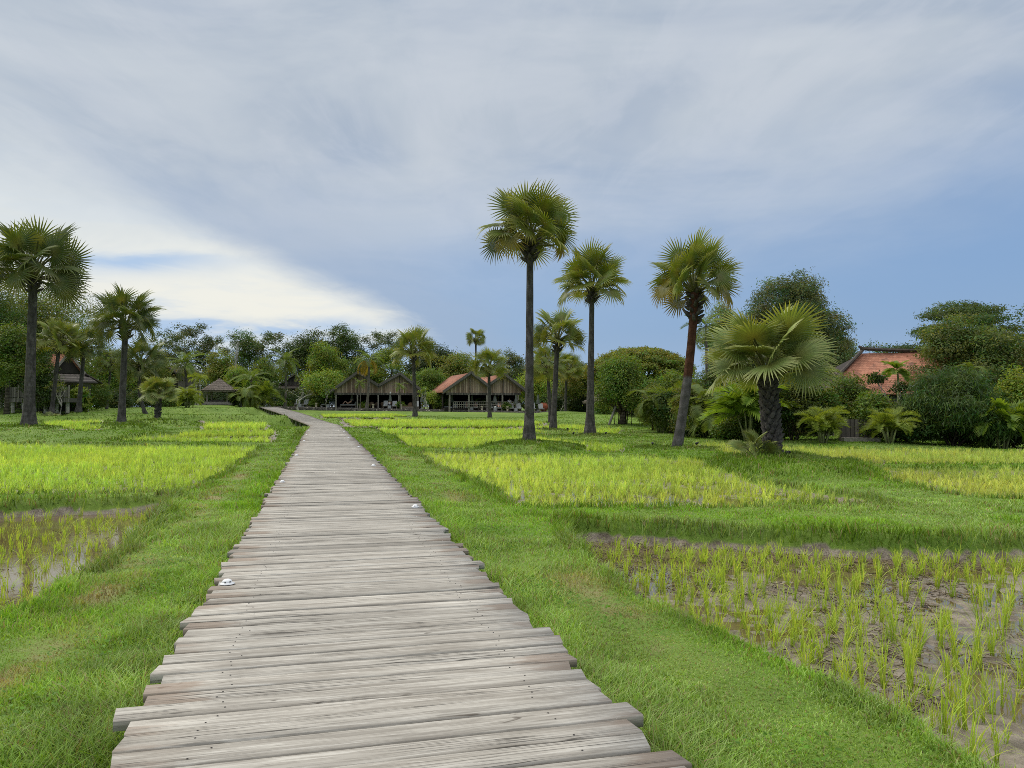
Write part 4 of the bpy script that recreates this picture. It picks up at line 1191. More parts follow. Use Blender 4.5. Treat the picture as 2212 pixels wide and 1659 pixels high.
def crown_mesh(name, seed, lobes, clumps, per, cr, ll, lw, col, var=0.25, flat=0.6, up=0.7, hang=0.0, tip=None):
    """foliage: leaves in clumps spread through overlapping lobes. lobes: rows of cx cy cz rx ry rz"""
    r = np.random.default_rng(seed)
    Lb = np.asarray(lobes, float)
    wgt = (Lb[:, 3] * Lb[:, 4] * Lb[:, 5]) ** 0.67; wgt /= wgt.sum()
    k = r.choice(len(Lb), clumps, p=wgt)
    d = unit(r.normal(size=(clumps, 3)))
    rad = 0.5 + 0.5 * r.random(clumps) ** 0.55
    cc = Lb[k, :3] + d * Lb[k, 3:] * rad[:, None]
    cz = np.maximum(cc[:, 2], 0.05); cc[:, 2] = cz
    pk = np.repeat(np.arange(clumps), per)
    n = len(pk)
    p = cc[pk] + r.normal(size=(n, 3)) * cr * np.array([1, 1, flat])
    p[:, 2] = np.maximum(p[:, 2], 0.03)
    outw = unit(d[pk] + 0.35 * unit(p - cc[pk]))
    nn = unit(np.array([0, 0, up]) + outw * 0.55 + r.normal(size=(n, 3)) * 0.55)
    t = r.normal(size=(n, 3)) + outw * 0.8; t[:, 2] -= hang
    t = unit(t - nn * (t * nn).sum(1, keepdims=True)); b = np.cross(nn, t)
    L = ll * r.uniform(.7, 1.3, n)[:, None]; W = lw * r.uniform(.7, 1.3, n)[:, None]
    V = np.stack([p - t * L * .5, p + b * W * .5 + nn * W * .18, p + t * L * .5 - nn * L * .12, p - b * W * .5 + nn * W * .18], 1)
    i0 = np.arange(n) * 4
    Q = np.stack([i0, i0 + 1, i0 + 2, i0 + 3], 1)
    c = np.array(col)[None] * (1 + var * r.normal(size=clumps)[pk])[:, None].clip(.4, 2) * r.uniform(.86, 1.16, n)[:, None]
    c = c * np.stack([1 + .25 * r.normal(size=clumps)[pk], np.ones(n), np.ones(n)], 1).clip(.5, 1.8)
    if tip is not None:
        q = (r.random(clumps) < .22)[pk][:, None]
        c = np.where(q, np.array(tip)[None] * r.uniform(.8, 1.25, n)[:, None], c)
    return mesh_np(name, V.reshape(-1, 3), Q=Q, mats=[M['leaf']], col=np.repeat(c, 4, 0))

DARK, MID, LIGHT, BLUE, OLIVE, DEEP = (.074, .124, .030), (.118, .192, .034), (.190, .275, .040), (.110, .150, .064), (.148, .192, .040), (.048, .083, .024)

def tree_lobes(kind, W, H, rnd):
    kind = 'shrub' if kind == 'full' else kind
    """rough crown outlines inside a W x H envelope standing on z = 0"""
    L = []
    if kind == 'round':
        z0 = .55 * H
        for k in range(11):
            a = k * 2.4; q = sqrt((k + .5) / 11)
            L.append((cos(a) * q * W * .34, sin(a) * q * W * .32, z0 + H * (.30 * (1 - q * q) * rnd.uniform(.6, 1.15) - .12 * q * rnd.uniform(0, 2)), W * rnd.uniform(.16, .24), W * rnd.uniform(.16, .24), H * rnd.uniform(.11, .18)))
    elif kind == 'tall':
        for k in range(13):
            t = (k + .5) / 13; a = k * 2.4; q = W * .33 * sin(pi * (.22 + .68 * t)) * rnd.uniform(.5, 1.1)
            L.append((cos(a) * q, sin(a) * q, H * (.24 + .68 * t), W * rnd.uniform(.15, .23), W * rnd.uniform(.15, .23), H * rnd.uniform(.07, .13)))
    elif kind == 'dome':
        for k in range(46):
            a = k * 2.39996; q = sqrt((k + .5) / 46)
            z = H * (.50 + .46 * sqrt(max(0, 1 - q * q * .97)))
            L.append((cos(a) * q * W * .46, sin(a) * q * W * .44, z - H * .04, W * rnd.uniform(.06, .10), W * rnd.uniform(.06, .10), H * rnd.uniform(.035, .06)))
    elif kind == 'layer':
        for k in range(20):
            a = k * 2.4 + rnd.uniform(-.3, .3); t = (k + .5) / 20; q = W * .42 * sin(pi * (.3 + .62 * t)) * rnd.uniform(.45, 1.1)
            L.append((cos(a) * q, sin(a) * q, H * (.38 + .58 * t), W * rnd.uniform(.13, .21), W * rnd.uniform(.13, .21), H * rnd.uniform(.025, .05)))
    elif kind == 'airy':
        for k in range(30):
            t = (k + .5) / 30; a = k * 2.4; q = W * .46 * rnd.uniform(.2, 1.0) * (.5 + .7 * sin(pi * t * .85))
            L.append((cos(a) * q, sin(a) * q, H * (.40 + .57 * t), W * rnd.uniform(.04, .085), W * rnd.uniform(.04, .085), H * rnd.uniform(.018, .04)))
    elif kind == 'shrub':
        for k in range(12):
            a = k * 2.4; q = sqrt((k + .5) / 12)
            L.append((cos(a) * q * W * .36, sin(a) * q * W * .34, H * (.25 + .52 * (1 - q * q) * rnd.uniform(.7, 1.1)), W * rnd.uniform(.17, .25), W * rnd.uniform(.17, .25), H * rnd.uniform(.19, .27)))
    elif kind == 'ball':
        L.append((0, 0, H * .5, W * .46, W * .46, H * .46))
    return L

def tree(name, label, x, yb, D, w, yt, kind, col, clumps=240, per=26, ll=0.28, lw=0.13, cr=None, seed=0, trunk='tbark', tw=None, limbs=6, flat=.6, up=.7, hang=0., tip=None, var=.25, depth=1.0, cat='tree', group=None, sink=True, lift=None, base=None):
    rnd = random.Random(seed + int(x) * 7)
    b = at(x, yb, D) if base is None else base
    if sink and base is None: b.z = min(b.z, gz(b.x, b.y))
    H = at(x, yt, D).z - b.z; W = m_of(w, D)
    root = thing(name, label, cat, b, 0, group)
    L = tree_lobes(kind, W, H, rnd)
    if kind not in ('airy', 'ball'): clumps = int(clumps * 1.25)
    if depth != 1.0: L = [(a, y * depth, z, p, q * depth, s) for a, y, z, p, q, s in L]
    cr = cr or W * .055 + .10
    kz = H / max(q[2] + .85 * q[5] + cr * flat * .7 for q in L)                 # the outline fills its measured height and width
    kx = W / 2 / max(max(abs(q[0]) + .8 * q[3] for q in L), .01)
    kx = min(1.3, max(.8, kx))
    L = [(q[0] * kx, q[1] * kx, q[2] * kz, q[3] * kx, q[4] * kx, q[5] * kz) for q in L]
    link('foliage' if kind in ('shrub', 'ball') else 'crown', crown_mesh('crown', abs(seed + int(x)), L, clumps, per, cr, ll, lw, col, var, flat, up, hang, tip), root)
    r0 = tw or W * .028 + .05
    if limbs:
        mb = MB()
        fork = Vector((rnd.uniform(-.04, .04) * W, 0, H * (lift if lift else (.12 if kind == 'shrub' else .30))))
        if kind != 'shrub': mb.tube([(0, 0, -.3), (fork.x * .3, 0, fork.z * .35), fork], [r0 * 1.5, r0 * 1.05, r0 * .9], 9)
        for k in range(limbs):
            q = Vector(L[(k * len(L)) // limbs][:3])
            s = Vector((rnd.uniform(-.06, .06) * W, rnd.uniform(-.06, .06) * W, -.1)) if kind == 'shrub' else fork - Vector((0, 0, rnd.uniform(0, .12) * H))
            mid = s.lerp(q, .5) + Vector((rnd.uniform(-.05, .05) * W, rnd.uniform(-.05, .05) * W, .05 * H))
            mb.tube([s, mid, q], [r0 * (.35 if kind == 'shrub' else .6), r0 * .3, r0 * .1], 6)
        mb.build('stem' if kind == 'shrub' else 'trunk', M[trunk], root, True)
    return root

GB = 'trees in the belt behind the buildings'
# --- left edge
tree('leafy_tree', 'large dark leafy tree filling the left edge behind the tall palm', 48, 886, 78, 270, 618, 'full', (.105, .148, .034), 1100, 34, .24, .11, seed=1, group=GB)
tree('airy_tree', 'fine-leaved airy tree showing above the big left palm\'s trunk', 130, 884, 92, 190, 602, 'tall', OLIVE, 420, 22, .24, .10, seed=2, group=GB)
tree('leafy_tree', 'dark tree cut by the left edge of the view', -45, 890, 70, 200, 590, 'full', DARK, 800, 30, .24, .11, seed=3, group=GB)
tree('leafy_tree', 'forked pale-trunked tree standing at the left edge before the stilt house', 14, 892, 60, 120, 700, 'round', MID, 260, 30, .2, .1, seed=4, tw=.16, limbs=4, lift=.42)
tree('leafy_tree', 'dark low tree over the deck of the stilt house', 70, 885, 74, 120, 740, 'round', DARK, 300, 30, .2, .1, seed=5, depth=.5)
tree('leafy_tree', 'brownish small tree in front of the left stilt house roof', 84, 888, 68, 74, 748, 'full', DARK, 260, 26, .18, .09, seed=6, tw=.07)
tree('topiary_bush', 'round clipped green bush right of the black-trunked palm', 208, 881, 80, 52, 822, 'ball', MID, 300, 26, .13, .07, .16, seed=7, limbs=0, cat='bush')
tree('broad_leaf_bush', 'broad-leaved bush behind the black-trunked palm', 166, 883, 72, 44, 828, 'shrub', LIGHT, 60, 16, .5, .17, .22, seed=8, cat='bush', up=.3)
tree('leafy_tree', 'mid-green tree between the left house and the thick-trunked palm', 222, 882, 98, 120, 770, 'round', MID, 300, 28, .26, .12, seed=9, group=GB)
tree('leafy_tree', 'dark tree behind the thick-trunked left palm', 275, 881, 108, 120, 760, 'round', DARK, 320, 28, .28, .13, seed=10, group=GB)
tree('leafy_tree', 'tree behind the black trunk leaning left', 335, 880, 112, 110, 765, 'round', OLIVE, 280, 28, .28, .13, seed=11, group=GB)
tree('leafy_tree', 'tall airy tree behind the bushy pale palm at left', 190, 882, 112, 130, 655, 'airy', MID, 260, 18, .26, .11, seed=12, group=GB)
tree('bush', 'green bush under the small young palm on the left lawn', 358, 884, 88, 50, 838, 'shrub', MID, 120, 24, .18, .09, seed=13, cat='bush')
tree('bush', 'dark bush behind the left thick palm trunk', 255, 884, 90, 60, 838, 'shrub', DARK, 130, 24, .2, .1, seed=14, cat='bush')
tree('bush', 'dark hedge bush right of the leaning black trunk', 305, 882, 95, 60, 836, 'shrub', DARK, 130, 24, .2, .1, seed=15, cat='bush')
# --- centre left
tree('rubber_tree', 'pale-stemmed airy rubber tree, leftmost of the row, taller', 402, 874, 128, 92, 698, 'airy', BLUE, 330, 18, .32, .15, seed=20, trunk='pale', tw=.11, limbs=9, lift=.25)
tree('rubber_tree', 'airy rubber tree behind the coconut palm at left', 365, 874, 132, 80, 712, 'airy', BLUE, 260, 18, .32, .15, seed=21, trunk='pale', tw=.11, limbs=9, lift=.25)
tree('rubber_tree', 'thin rubber tree between the airy and the bare grey trees', 452, 874, 130, 76, 728, 'airy', BLUE, 280, 18, .32, .15, seed=22, trunk='pale', tw=.11, limbs=9, lift=.25)
tree('leafy_tree', 'dense dark tree behind the bare grey branches', 533, 874, 134, 92, 714, 'tall', DARK, 380, 28, .32, .15, seed=23, group=GB)
tree('rubber_tree', 'airy dark tree just right of the bare grey tree', 586, 875, 132, 82, 716, 'airy', BLUE, 330, 18, .32, .15, seed=24, trunk='pale', tw=.1, limbs=8)
tree('leafy_tree', 'rounded yellow-green tree above the thatched gazebo', 478, 872, 114, 68, 752, 'round', OLIVE, 260, 28, .26, .12, seed=25, group=GB)
tree('leafy_tree', 'small light tree right behind the thatched gazebo', 512, 872, 110, 70, 790, 'round', LIGHT, 230, 26, .24, .11, seed=26, group=GB)
tree('leafy_tree', 'mid-green tree behind the low coconut palm', 566, 874, 116, 80, 772, 'round', MID, 260, 26, .26, .12, seed=27, group=GB)
tree('leafy_tree', 'broad dark tree, left of the two tall dark ones in the centre', 668, 878, 132, 118, 712, 'round', DARK, 520, 30, .32, .15, seed=28, group=GB)
tree('leafy_tree', 'tallest dark tree behind the left pavilion', 744, 879, 134, 88, 702, 'tall', DARK, 480, 28, .32, .15, seed=29, group=GB)
tree('leafy_tree', 'light green tree in front of the tall dark ones', 702, 878, 118, 96, 738, 'tall', LIGHT, 420, 28, .28, .13, seed=30, group=GB)
tree('leafy_tree', 'light green spreading tree left of the left pavilion', 700, 878, 112, 96, 798, 'round', LIGHT, 320, 28, .26, .12, seed=31, group=GB)
tree('leafy_tree', 'grey-green wispy tree above the valley of the left pavilion', 820, 880, 136, 84, 716, 'airy', BLUE, 420, 18, .3, .13, seed=32, trunk='pale', tw=.1, limbs=8)
tree('leafy_tree', 'yellow-green tree behind the left pavilion\'s first gable', 838, 880, 124, 86, 752, 'layer', LIGHT, 300, 26, .28, .13, seed=33, group=GB)
tree('leafy_tree', 'mid-green tree right behind the yellowing coconut palm', 780, 880, 126, 80, 770, 'round', MID, 300, 26, .28, .13, seed=34, group=GB)
tree('leafy_tree', 'dark broad tree behind the fan palm between the pavilions', 940, 881, 134, 132, 742, 'round', DEEP, 560, 30, .32, .15, seed=35, group=GB)
tree('leafy_tree', 'olive layered tree left of the tiny far palm', 990, 882, 130, 120, 764, 'layer', OLIVE, 400, 28, .3, .14, seed=36, group=GB)
tree('leafy_tree', 'fresh green tree in the gap between the pavilions', 930, 881, 118, 92, 796, 'round', MID, 340, 28, .26, .12, seed=37, group=GB)
tree('leafy_tree', 'blue-green far tree behind the right pavilion\'s first gable', 1108, 883, 138, 76, 756, 'tall', BLUE, 300, 26, .32, .15, seed=38, group=GB)
tree('leafy_tree', 'dark tree behind the tallest palm\'s trunk', 1160, 884, 132, 110, 766, 'round', DARK, 380, 28, .3, .14, seed=39, group=GB)
tree('leafy_tree', 'light green low tree right of the right pavilion', 1150, 886, 118, 96, 800, 'round', LIGHT, 320, 26, .26, .12, seed=40, group=GB)
tree('leafy_tree', 'mid-green tree above the right pavilion\'s valley', 1060, 883, 126, 90, 790, 'round', MID, 300, 26, .28, .13, seed=41, group=GB)
tree('leafy_tree', 'blue-grey far tree left of the great dome tree', 1240, 886, 136, 90, 770, 'tall', BLUE, 320, 26, .32, .15, seed=42, group=GB)
tree('leafy_tree', 'yellow-green spreading tree before the great dome tree', 1262, 890, 104, 110, 795, 'layer', OLIVE, 380, 28, .26, .12, seed=43, group=GB)
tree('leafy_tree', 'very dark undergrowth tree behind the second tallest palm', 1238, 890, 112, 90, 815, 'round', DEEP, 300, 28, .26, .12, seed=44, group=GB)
tree('rain_tree', 'great dome-shaped rain tree with a wide layered crown', 1382, 900, 96, 232, 752, 'dome', (.19, .225, .042), 2200, 28, .28, .13, .36, seed=45, tw=.5, limbs=10, var=.3, flat=.45)
tree('leafy_tree', 'dark shady tree under the rain tree, right of the thatched hut', 1420, 902, 92, 150, 812, 'round', DARK, 420, 28, .24, .12, seed=46, group=GB)
fig = tree('fig_tree', 'bushy fig tree with hanging roots and a propped trunk on the right lawn', 1345, 917, 62, 116, 784, 'full', (.12, .195, .032), 700, 30, .17, .085, seed=47, trunk='tbark', tw=.22, limbs=8, lift=.22)
fig.children[0].name = 'crown'; fig.children[0].location.z = .75
mb = MB(); mb.tube([(0, 0, -.3), (.05, 0, .9), (0, 0, 2.4)], [.34, .24, .2], 9); mb.build('trunk', M['tbark'], fig, True)
for k in range(7):
    x, y = .9 * cos(k * 2.4) * (.4 + .09 * k), .8 * sin(k * 2.4) * (.4 + .09 * k)
    MB().tube([(x, y, -.1), (x + .05, y, .8), (x * .8, y * .8, 2.0)], [.035, .03, .035], 6).build('aerial_root', M['tbark'], fig, True)
MB().tube([(-1.15, -.2, -.1), (-.55, -.1, 1.5)], [.11, .10], 8).build('prop', M['pale'], fig, True)
tree('bush', 'round green bush beside the thatched hut under the trees', 1302, 898, 86, 44, 868, 'shrub', MID, 140, 26, .17, .08, seed=48, cat='bush')
tree('bush', 'dark bush at the terrace wall\'s right end', 1243, 892, 104, 50, 862, 'shrub', DEEP, 140, 26, .2, .1, seed=49, cat='bush')
# terrace planting
for i, (x, y, w, t, c, lab) in enumerate(((526,870,40,858,LIGHT,'low clipped green bush before the pale-stemmed palms'), (590,876,60,864,MID,'low hedge just left of the small loungers at the terrace\'s left end'), (671,878,26,862,LIGHT,'round fresh green bush right of the second lounger'),
        (781,880,24,868,LIGHT,'small bright bush under the yellowing coconut palm'), (864,881,18,868,MID,'small plant in front of the left pavilion\'s open side'), (937,883,40,842,LIGHT,'yellow-green bush between the two pavilions'), (958,884,36,850,MID,'leafy bush left of the right pavilion\'s first umbrella'),
        (1095,886,22,868,MID,'spiky green plant behind the lounging guests at right'), (640,876,60,846,DARK,'dark bush filling the shade under the small grey gable'), (695,877,40,840,MID,'green bush beside the leftmost grey umbrella'))):
    tree('bush', lab, x, y + 3, 108, w, t, 'shrub', c, 110, 22, .2, .1, seed=200 + i, cat='bush', sink=False, base=on_terrace(x, 2.3 if x != 640 else 6))

def bare_tree(label, x, yb, D, w, yt, seed, name='bare_tree', mat='pale', leaves=0, col=LIGHT, flowers=0, r0=.13, spread=1.0, crooked=.3, lev=4, ll=.3):
    """twisting branching tree, few or no leaves; optional white blossom"""
    rnd = random.Random(seed); b = at(x, yb, D); b.z = min(b.z, gz(b.x, b.y)); H = at(x, yt, D).z - b.z; W = m_of(w, D)
    root = thing(name, label, 'tree', b)
    mb = MB(); tips = []
    def grow(p, d, L, r, n):
        q = p + d * L * .5 + Vector((rnd.uniform(-1, 1), rnd.uniform(-1, 1), 0)) * L * crooked * .3
        e = p + d * L
        mb.tube([p, q, e], [r, r * .85, r * .68], 6, cap=False)
        if n == 0: tips.append(e); return
        for k in range(rnd.choice([2, 2, 3])):
            nd = (d + Vector((rnd.uniform(-1, 1) * spread, rnd.uniform(-1, 1) * spread, rnd.uniform(-.1, .5)))).normalized()
            grow(e, nd, L * rnd.uniform(.62, .85), r * .62, n - 1)
    grow(Vector((0, 0, -.2)), Vector((rnd.uniform(-.2, .2), 0, 1)).normalized(), H * .33, r0, lev)
    k = max(.01, max(t.z for t in tips)); kx = max(.01, max(abs(t.x) for t in tips))
    fz, fx = H / k, min(1.6, (W / 2) / kx)
    mb.v = [(v[0] * fx, v[1] * fx, v[2] * fz if v[2] > 0 else v[2]) for v in mb.v]
    tips = [Vector((t.x * fx, t.y * fx, t.z * fz)) for t in tips]
    mb.build('trunk', M[mat], root, True)
    if leaves:
        lobes = [(t.x, t.y, t.z, .16, .16, .1) for t in tips]
        link('crown', crown_mesh('crown', seed, lobes, len(tips) * 2, leaves, .16, ll, ll * .36, col, up=.6), root)
    if flowers:
        V, T = [], []
        for t in rnd.sample(tips, min(len(tips), flowers)):
            for q in range(5):
                c = t + Vector((rnd.gauss(0, .07), rnd.gauss(0, .07), rnd.uniform(0, .12)))
                b0 = len(V); V.append(c)
                for a in range(5): V.append(c + Vector((cos(a * 1.257) * .05, sin(a * 1.257) * .05, .015 + rnd.uniform(-.02, .02))))
                T += [(b0, b0 + 1 + a, b0 + 1 + (a + 1) % 5) for a in range(5)]
        link('blossom', mesh_np('blossom', [tuple(v) for v in V], T=T, mats=[M['white']]), root)
    return root
bare_tree('leafless grey tree with many upright branches above the gazebo\'s right', 511, 870, 112, 50, 728, 3, spread=.55, lev=5, r0=.16)
bare_tree('spreading frangipani with crooked grey branches in front of the small grey gable', 645, 884, 104, 92, 836, 7, 'frangipani_tree', 'pale', 10, (.10, .13, .05), 14, .12, 1.3, .6, 4, .22)
bare_tree('bare crooked frangipani in front of the stilt house deck', 133, 886, 66, 44, 822, 9, 'frangipani_tree', 'pale', 4, OLIVE, 0, .08, 1.0, .6, 4, .2)
bare_tree('frangipani with white blossoms below the orange tiled roof', 1935, 946, 37.5, 84, 812, 11, 'frangipani_tree', 'pale', 12, (.075, .12, .03), 20, .07, .75, .5, 4, .24)
bare_tree('thin grey frangipani beside the leftmost grey umbrella', 705, 880, 107, 30, 826, 13, 'frangipani_tree', 'pale', 8, LIGHT, 6, .08, .6, .4, 4, .22)
bare_tree('white-flowered frangipani by the far pale palm trunk', 1212, 890, 103, 40, 856, 15, 'frangipani_tree', 'pale', 10, (.09, .12, .05), 12, .08, 1.0, .5, 4, .22)
bare_tree('small frangipani between the two pavilions', 922, 884, 104, 34, 838, 17, 'frangipani_tree', 'pale', 8, LIGHT, 4, .08, .8, .5, 4, .22)

# --- right side
tree('casuarina_tree', 'tall feathery blue-green tree behind the short stout palm', 1716, 930, 74, 246, 594, 'shrub', (.16, .215, .09), 3000, 44, .26, .08, .40, seed=60, tw=.35, hang=.9, up=.3, limbs=9)
tree('casuarina_tree', 'smaller feathery tree behind the leaning palm, left of the tall one', 1568, 930, 78, 90, 655, 'tall', (.19, .25, .11), 520, 44, .26, .075, .36, seed=61, hang=.9, up=.3)
tree('casuarina_tree', 'lower right shoulder of feathery trees beside the tall blue-green one', 1800, 925, 77, 84, 712, 'tall', (.185, .24, .105), 520, 44, .26, .075, .36, seed=62, hang=.9, up=.3)
tree('leafy_tree', 'mid-green tree behind the hedge, left of the leaning trunk', 1452, 932, 60, 120, 800, 'round', MID, 340, 28, .2, .1, seed=63)
tree('leafy_tree', 'dark tree behind the hedge, right of the leaning trunk', 1580, 940, 56, 140, 790, 'round', DARK, 420, 28, .2, .1, seed=64)
tree('leafy_tree', 'dark tree behind the short stout palm\'s trunk', 1700, 945, 50, 150, 800, 'round', DARK, 420, 28, .2, .1, seed=65)
tree('bamboo_clump', 'dense dark green bamboo clump with drooping narrow leaves', 2062, 968, 35.5, 205, 796, 'shrub', (.058, .108, .026), 900, 34, .30, .036, .26, seed=66, hang=1.6, up=.2, cat='bamboo', tip=(.11, .18, .045))
tree('layered_tree', 'dark tree with flat layered branches behind the right house', 2085, 935, 62, 250, 652, 'layer', (.085, .135, .042), 900, 32, .2, .09, .36, seed=67, tw=.4, limbs=9, flat=.35)
tree('leafy_tree', 'large glossy-leaved tree at the right edge over the roof', 2112, 950, 47, 270, 680, 'round', (.10, .14, .038), 900, 32, .20, .075, .3, seed=68, hang=.5, tw=.3)
tree('leafy_tree', 'dark leafy tree cut by the right edge above the light green shrub', 2215, 960, 50, 190, 668, 'full', (.085, .13, .038), 560, 32, .2, .09, seed=70)
tree('leafy_tree', 'small far tree peeking over the orange roof\'s ridge', 1900, 920, 74, 90, 738, 'layer', MID, 120, 22, .2, .09, seed=69)
SH = 'shrubs of the right-hand hedge'
for i, (x, yb, D, w, yt, c, tp, lab) in enumerate((
        (1412,928,53,58,828,OLIVE,None,'olive shrub at the left end of the right hedge'), (1448,934,49,70,840,DARK,None,'dark narrow-leaved shrub left of the leaning trunk\'s foot'), (1492,940,46,80,822,OLIVE,(.16,.19,.05),'pale-tipped shrub behind the leaning trunk'),
        (1545,947,42,92,872,MID,(.12,.19,.02),'bright-tipped shrub right of the leaning trunk\'s foot'), (1597,948,40,70,838,MID,None,'twiggy shrub left of the bright broad-leaved palm'), (1640,950,39,90,880,DARK,None,'dark shrub behind the short stout palm\'s left side'),
        (1715,952,37.5,110,800,(.09,.14,.03),None,'tall dense shrub right of the short stout palm\'s trunk'), (1770,950,37.5,90,822,MID,(.09,.15,.02),'dense shrub behind the yellow-green areca bush'),
        (1838,942,38.5,120,808,(.12,.175,.036),(.12,.18,.03),'light green feathery-topped shrub over the timber gate'), (1882,950,36.6,96,846,MID,(.12,.17,.03),'rounded shrub right above the timber gate'),
        (1965,960,35.8,110,872,DARK,None,'dark shrub between the olive areca and bamboo'), (2192,968,35.5,90,792,LIGHT,None,'light green shrub at the far right edge'), (2235,972,35,120,850,DEEP,None,'dark shrub cut by the right edge'),
        (2130,970,36.5,120,868,DEEP,None,'dark shrub behind the bare-caned areca'), (1500,945,44,60,900,DEEP,None,'low dark shrub at the leaning palm\'s right foot'), (1580,950,39.5,60,905,MID,(.12,.18,.03),'low leafy shrub left of the palm sprout'))):
    tree('hedge_shrub', lab, x, yb, D, w, yt, 'shrub', c, 300, 30, .13, .065, seed=300 + i, cat='shrub', group=SH, tip=tp, cr=.2)
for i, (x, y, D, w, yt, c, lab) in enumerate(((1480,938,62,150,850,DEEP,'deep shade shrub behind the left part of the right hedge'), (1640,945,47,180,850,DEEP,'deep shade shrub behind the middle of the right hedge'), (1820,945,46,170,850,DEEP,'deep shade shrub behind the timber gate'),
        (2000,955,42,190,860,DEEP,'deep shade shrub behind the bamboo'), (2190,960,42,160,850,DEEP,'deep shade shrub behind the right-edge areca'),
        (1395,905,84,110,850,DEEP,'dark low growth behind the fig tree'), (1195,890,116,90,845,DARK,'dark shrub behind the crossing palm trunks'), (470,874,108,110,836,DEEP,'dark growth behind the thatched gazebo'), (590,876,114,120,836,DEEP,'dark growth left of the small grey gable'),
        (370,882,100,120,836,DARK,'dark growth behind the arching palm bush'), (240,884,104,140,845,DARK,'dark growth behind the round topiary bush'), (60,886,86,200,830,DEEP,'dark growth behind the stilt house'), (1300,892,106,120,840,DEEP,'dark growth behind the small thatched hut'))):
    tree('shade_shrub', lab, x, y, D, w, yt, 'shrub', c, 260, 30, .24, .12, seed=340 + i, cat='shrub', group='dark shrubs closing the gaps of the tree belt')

def far_thicket():
    """the far wood behind everything, read as one mass"""
    rnd = random.Random(77); V, Q, C, nb = [], [], [], 0
    for i in range(64):
        px = -160 + 2560 * i / 63 + rnd.uniform(-14, 14)
        D = rnd.uniform(138, 150)
        yt = 800 + rnd.uniform(-26, 16)
        b = at(px, 886, D); b.z = min(b.z, 1.0); H = at(px, yt, D).z - b.z; W = rnd.uniform(7, 10)
        col = rnd.choice([DARK, MID, DARK, OLIVE, MID])
        me = crown_mesh('tmp', 900 + i, tree_lobes('shrub', W, H, rnd), 150, 26, .55, .36, .18, col)
        n = len(me.vertices); v = np.zeros(n * 3, np.float32); me.vertices.foreach_get('co', v); v = v.reshape(-1, 3) + np.array(b)
        c = np.zeros(n * 4, np.float32); me.attributes['Col'].data.foreach_get('color', c)
        V.append(v); C.append(c.reshape(-1, 4)[:, :3]); Q.append(np.arange(n).reshape(-1, 4) + nb); nb += n
        bpy.data.meshes.remove(me)
    tag(link('far_wood', mesh_np('far_wood', np.concatenate(V), Q=np.concatenate(Q), mats=[M['leaf']], col=np.concatenate(C))), 'far green wood closing the horizon behind the buildings', 'wood', kind='stuff')
far_thicket()
# ------------------------------------------------------------------ buildings
def roof_slab(mb_, p, mat, parent, name='roof', th=0.10):
    """four corners (ridge a, ridge b, eave b, eave a); thickness below; carries a slope-aligned 'loc' attribute"""
    a, b, c, d = [Vector(v) for v in p]
    n = (b - a).cross(d - a).normalized()
    if n.z < 0: n = -n
    V = [a, b, c, d] + [v - n * th for v in (a, b, c, d)]
    ex = (b - a).normalized(); ey = (d - a) - ex * (d - a).dot(ex); ey.normalize()
    L = [((v - a).dot(ex), (v - a).dot(ey), 0) for v in V]
    Q = [(0, 1, 2, 3), (7, 6, 5, 4), (0, 4, 5, 1), (1, 5, 6, 2), (2, 6, 7, 3), (3, 7, 4, 0)]
    if (b - a).cross(d - a).z < 0: Q = [tuple(reversed(q)) for q in Q]
    return link(name, mesh_np(name, [tuple(v) for v in V], Q=Q, mats=[mat], attrs={'loc': np.array(L)}), parent)

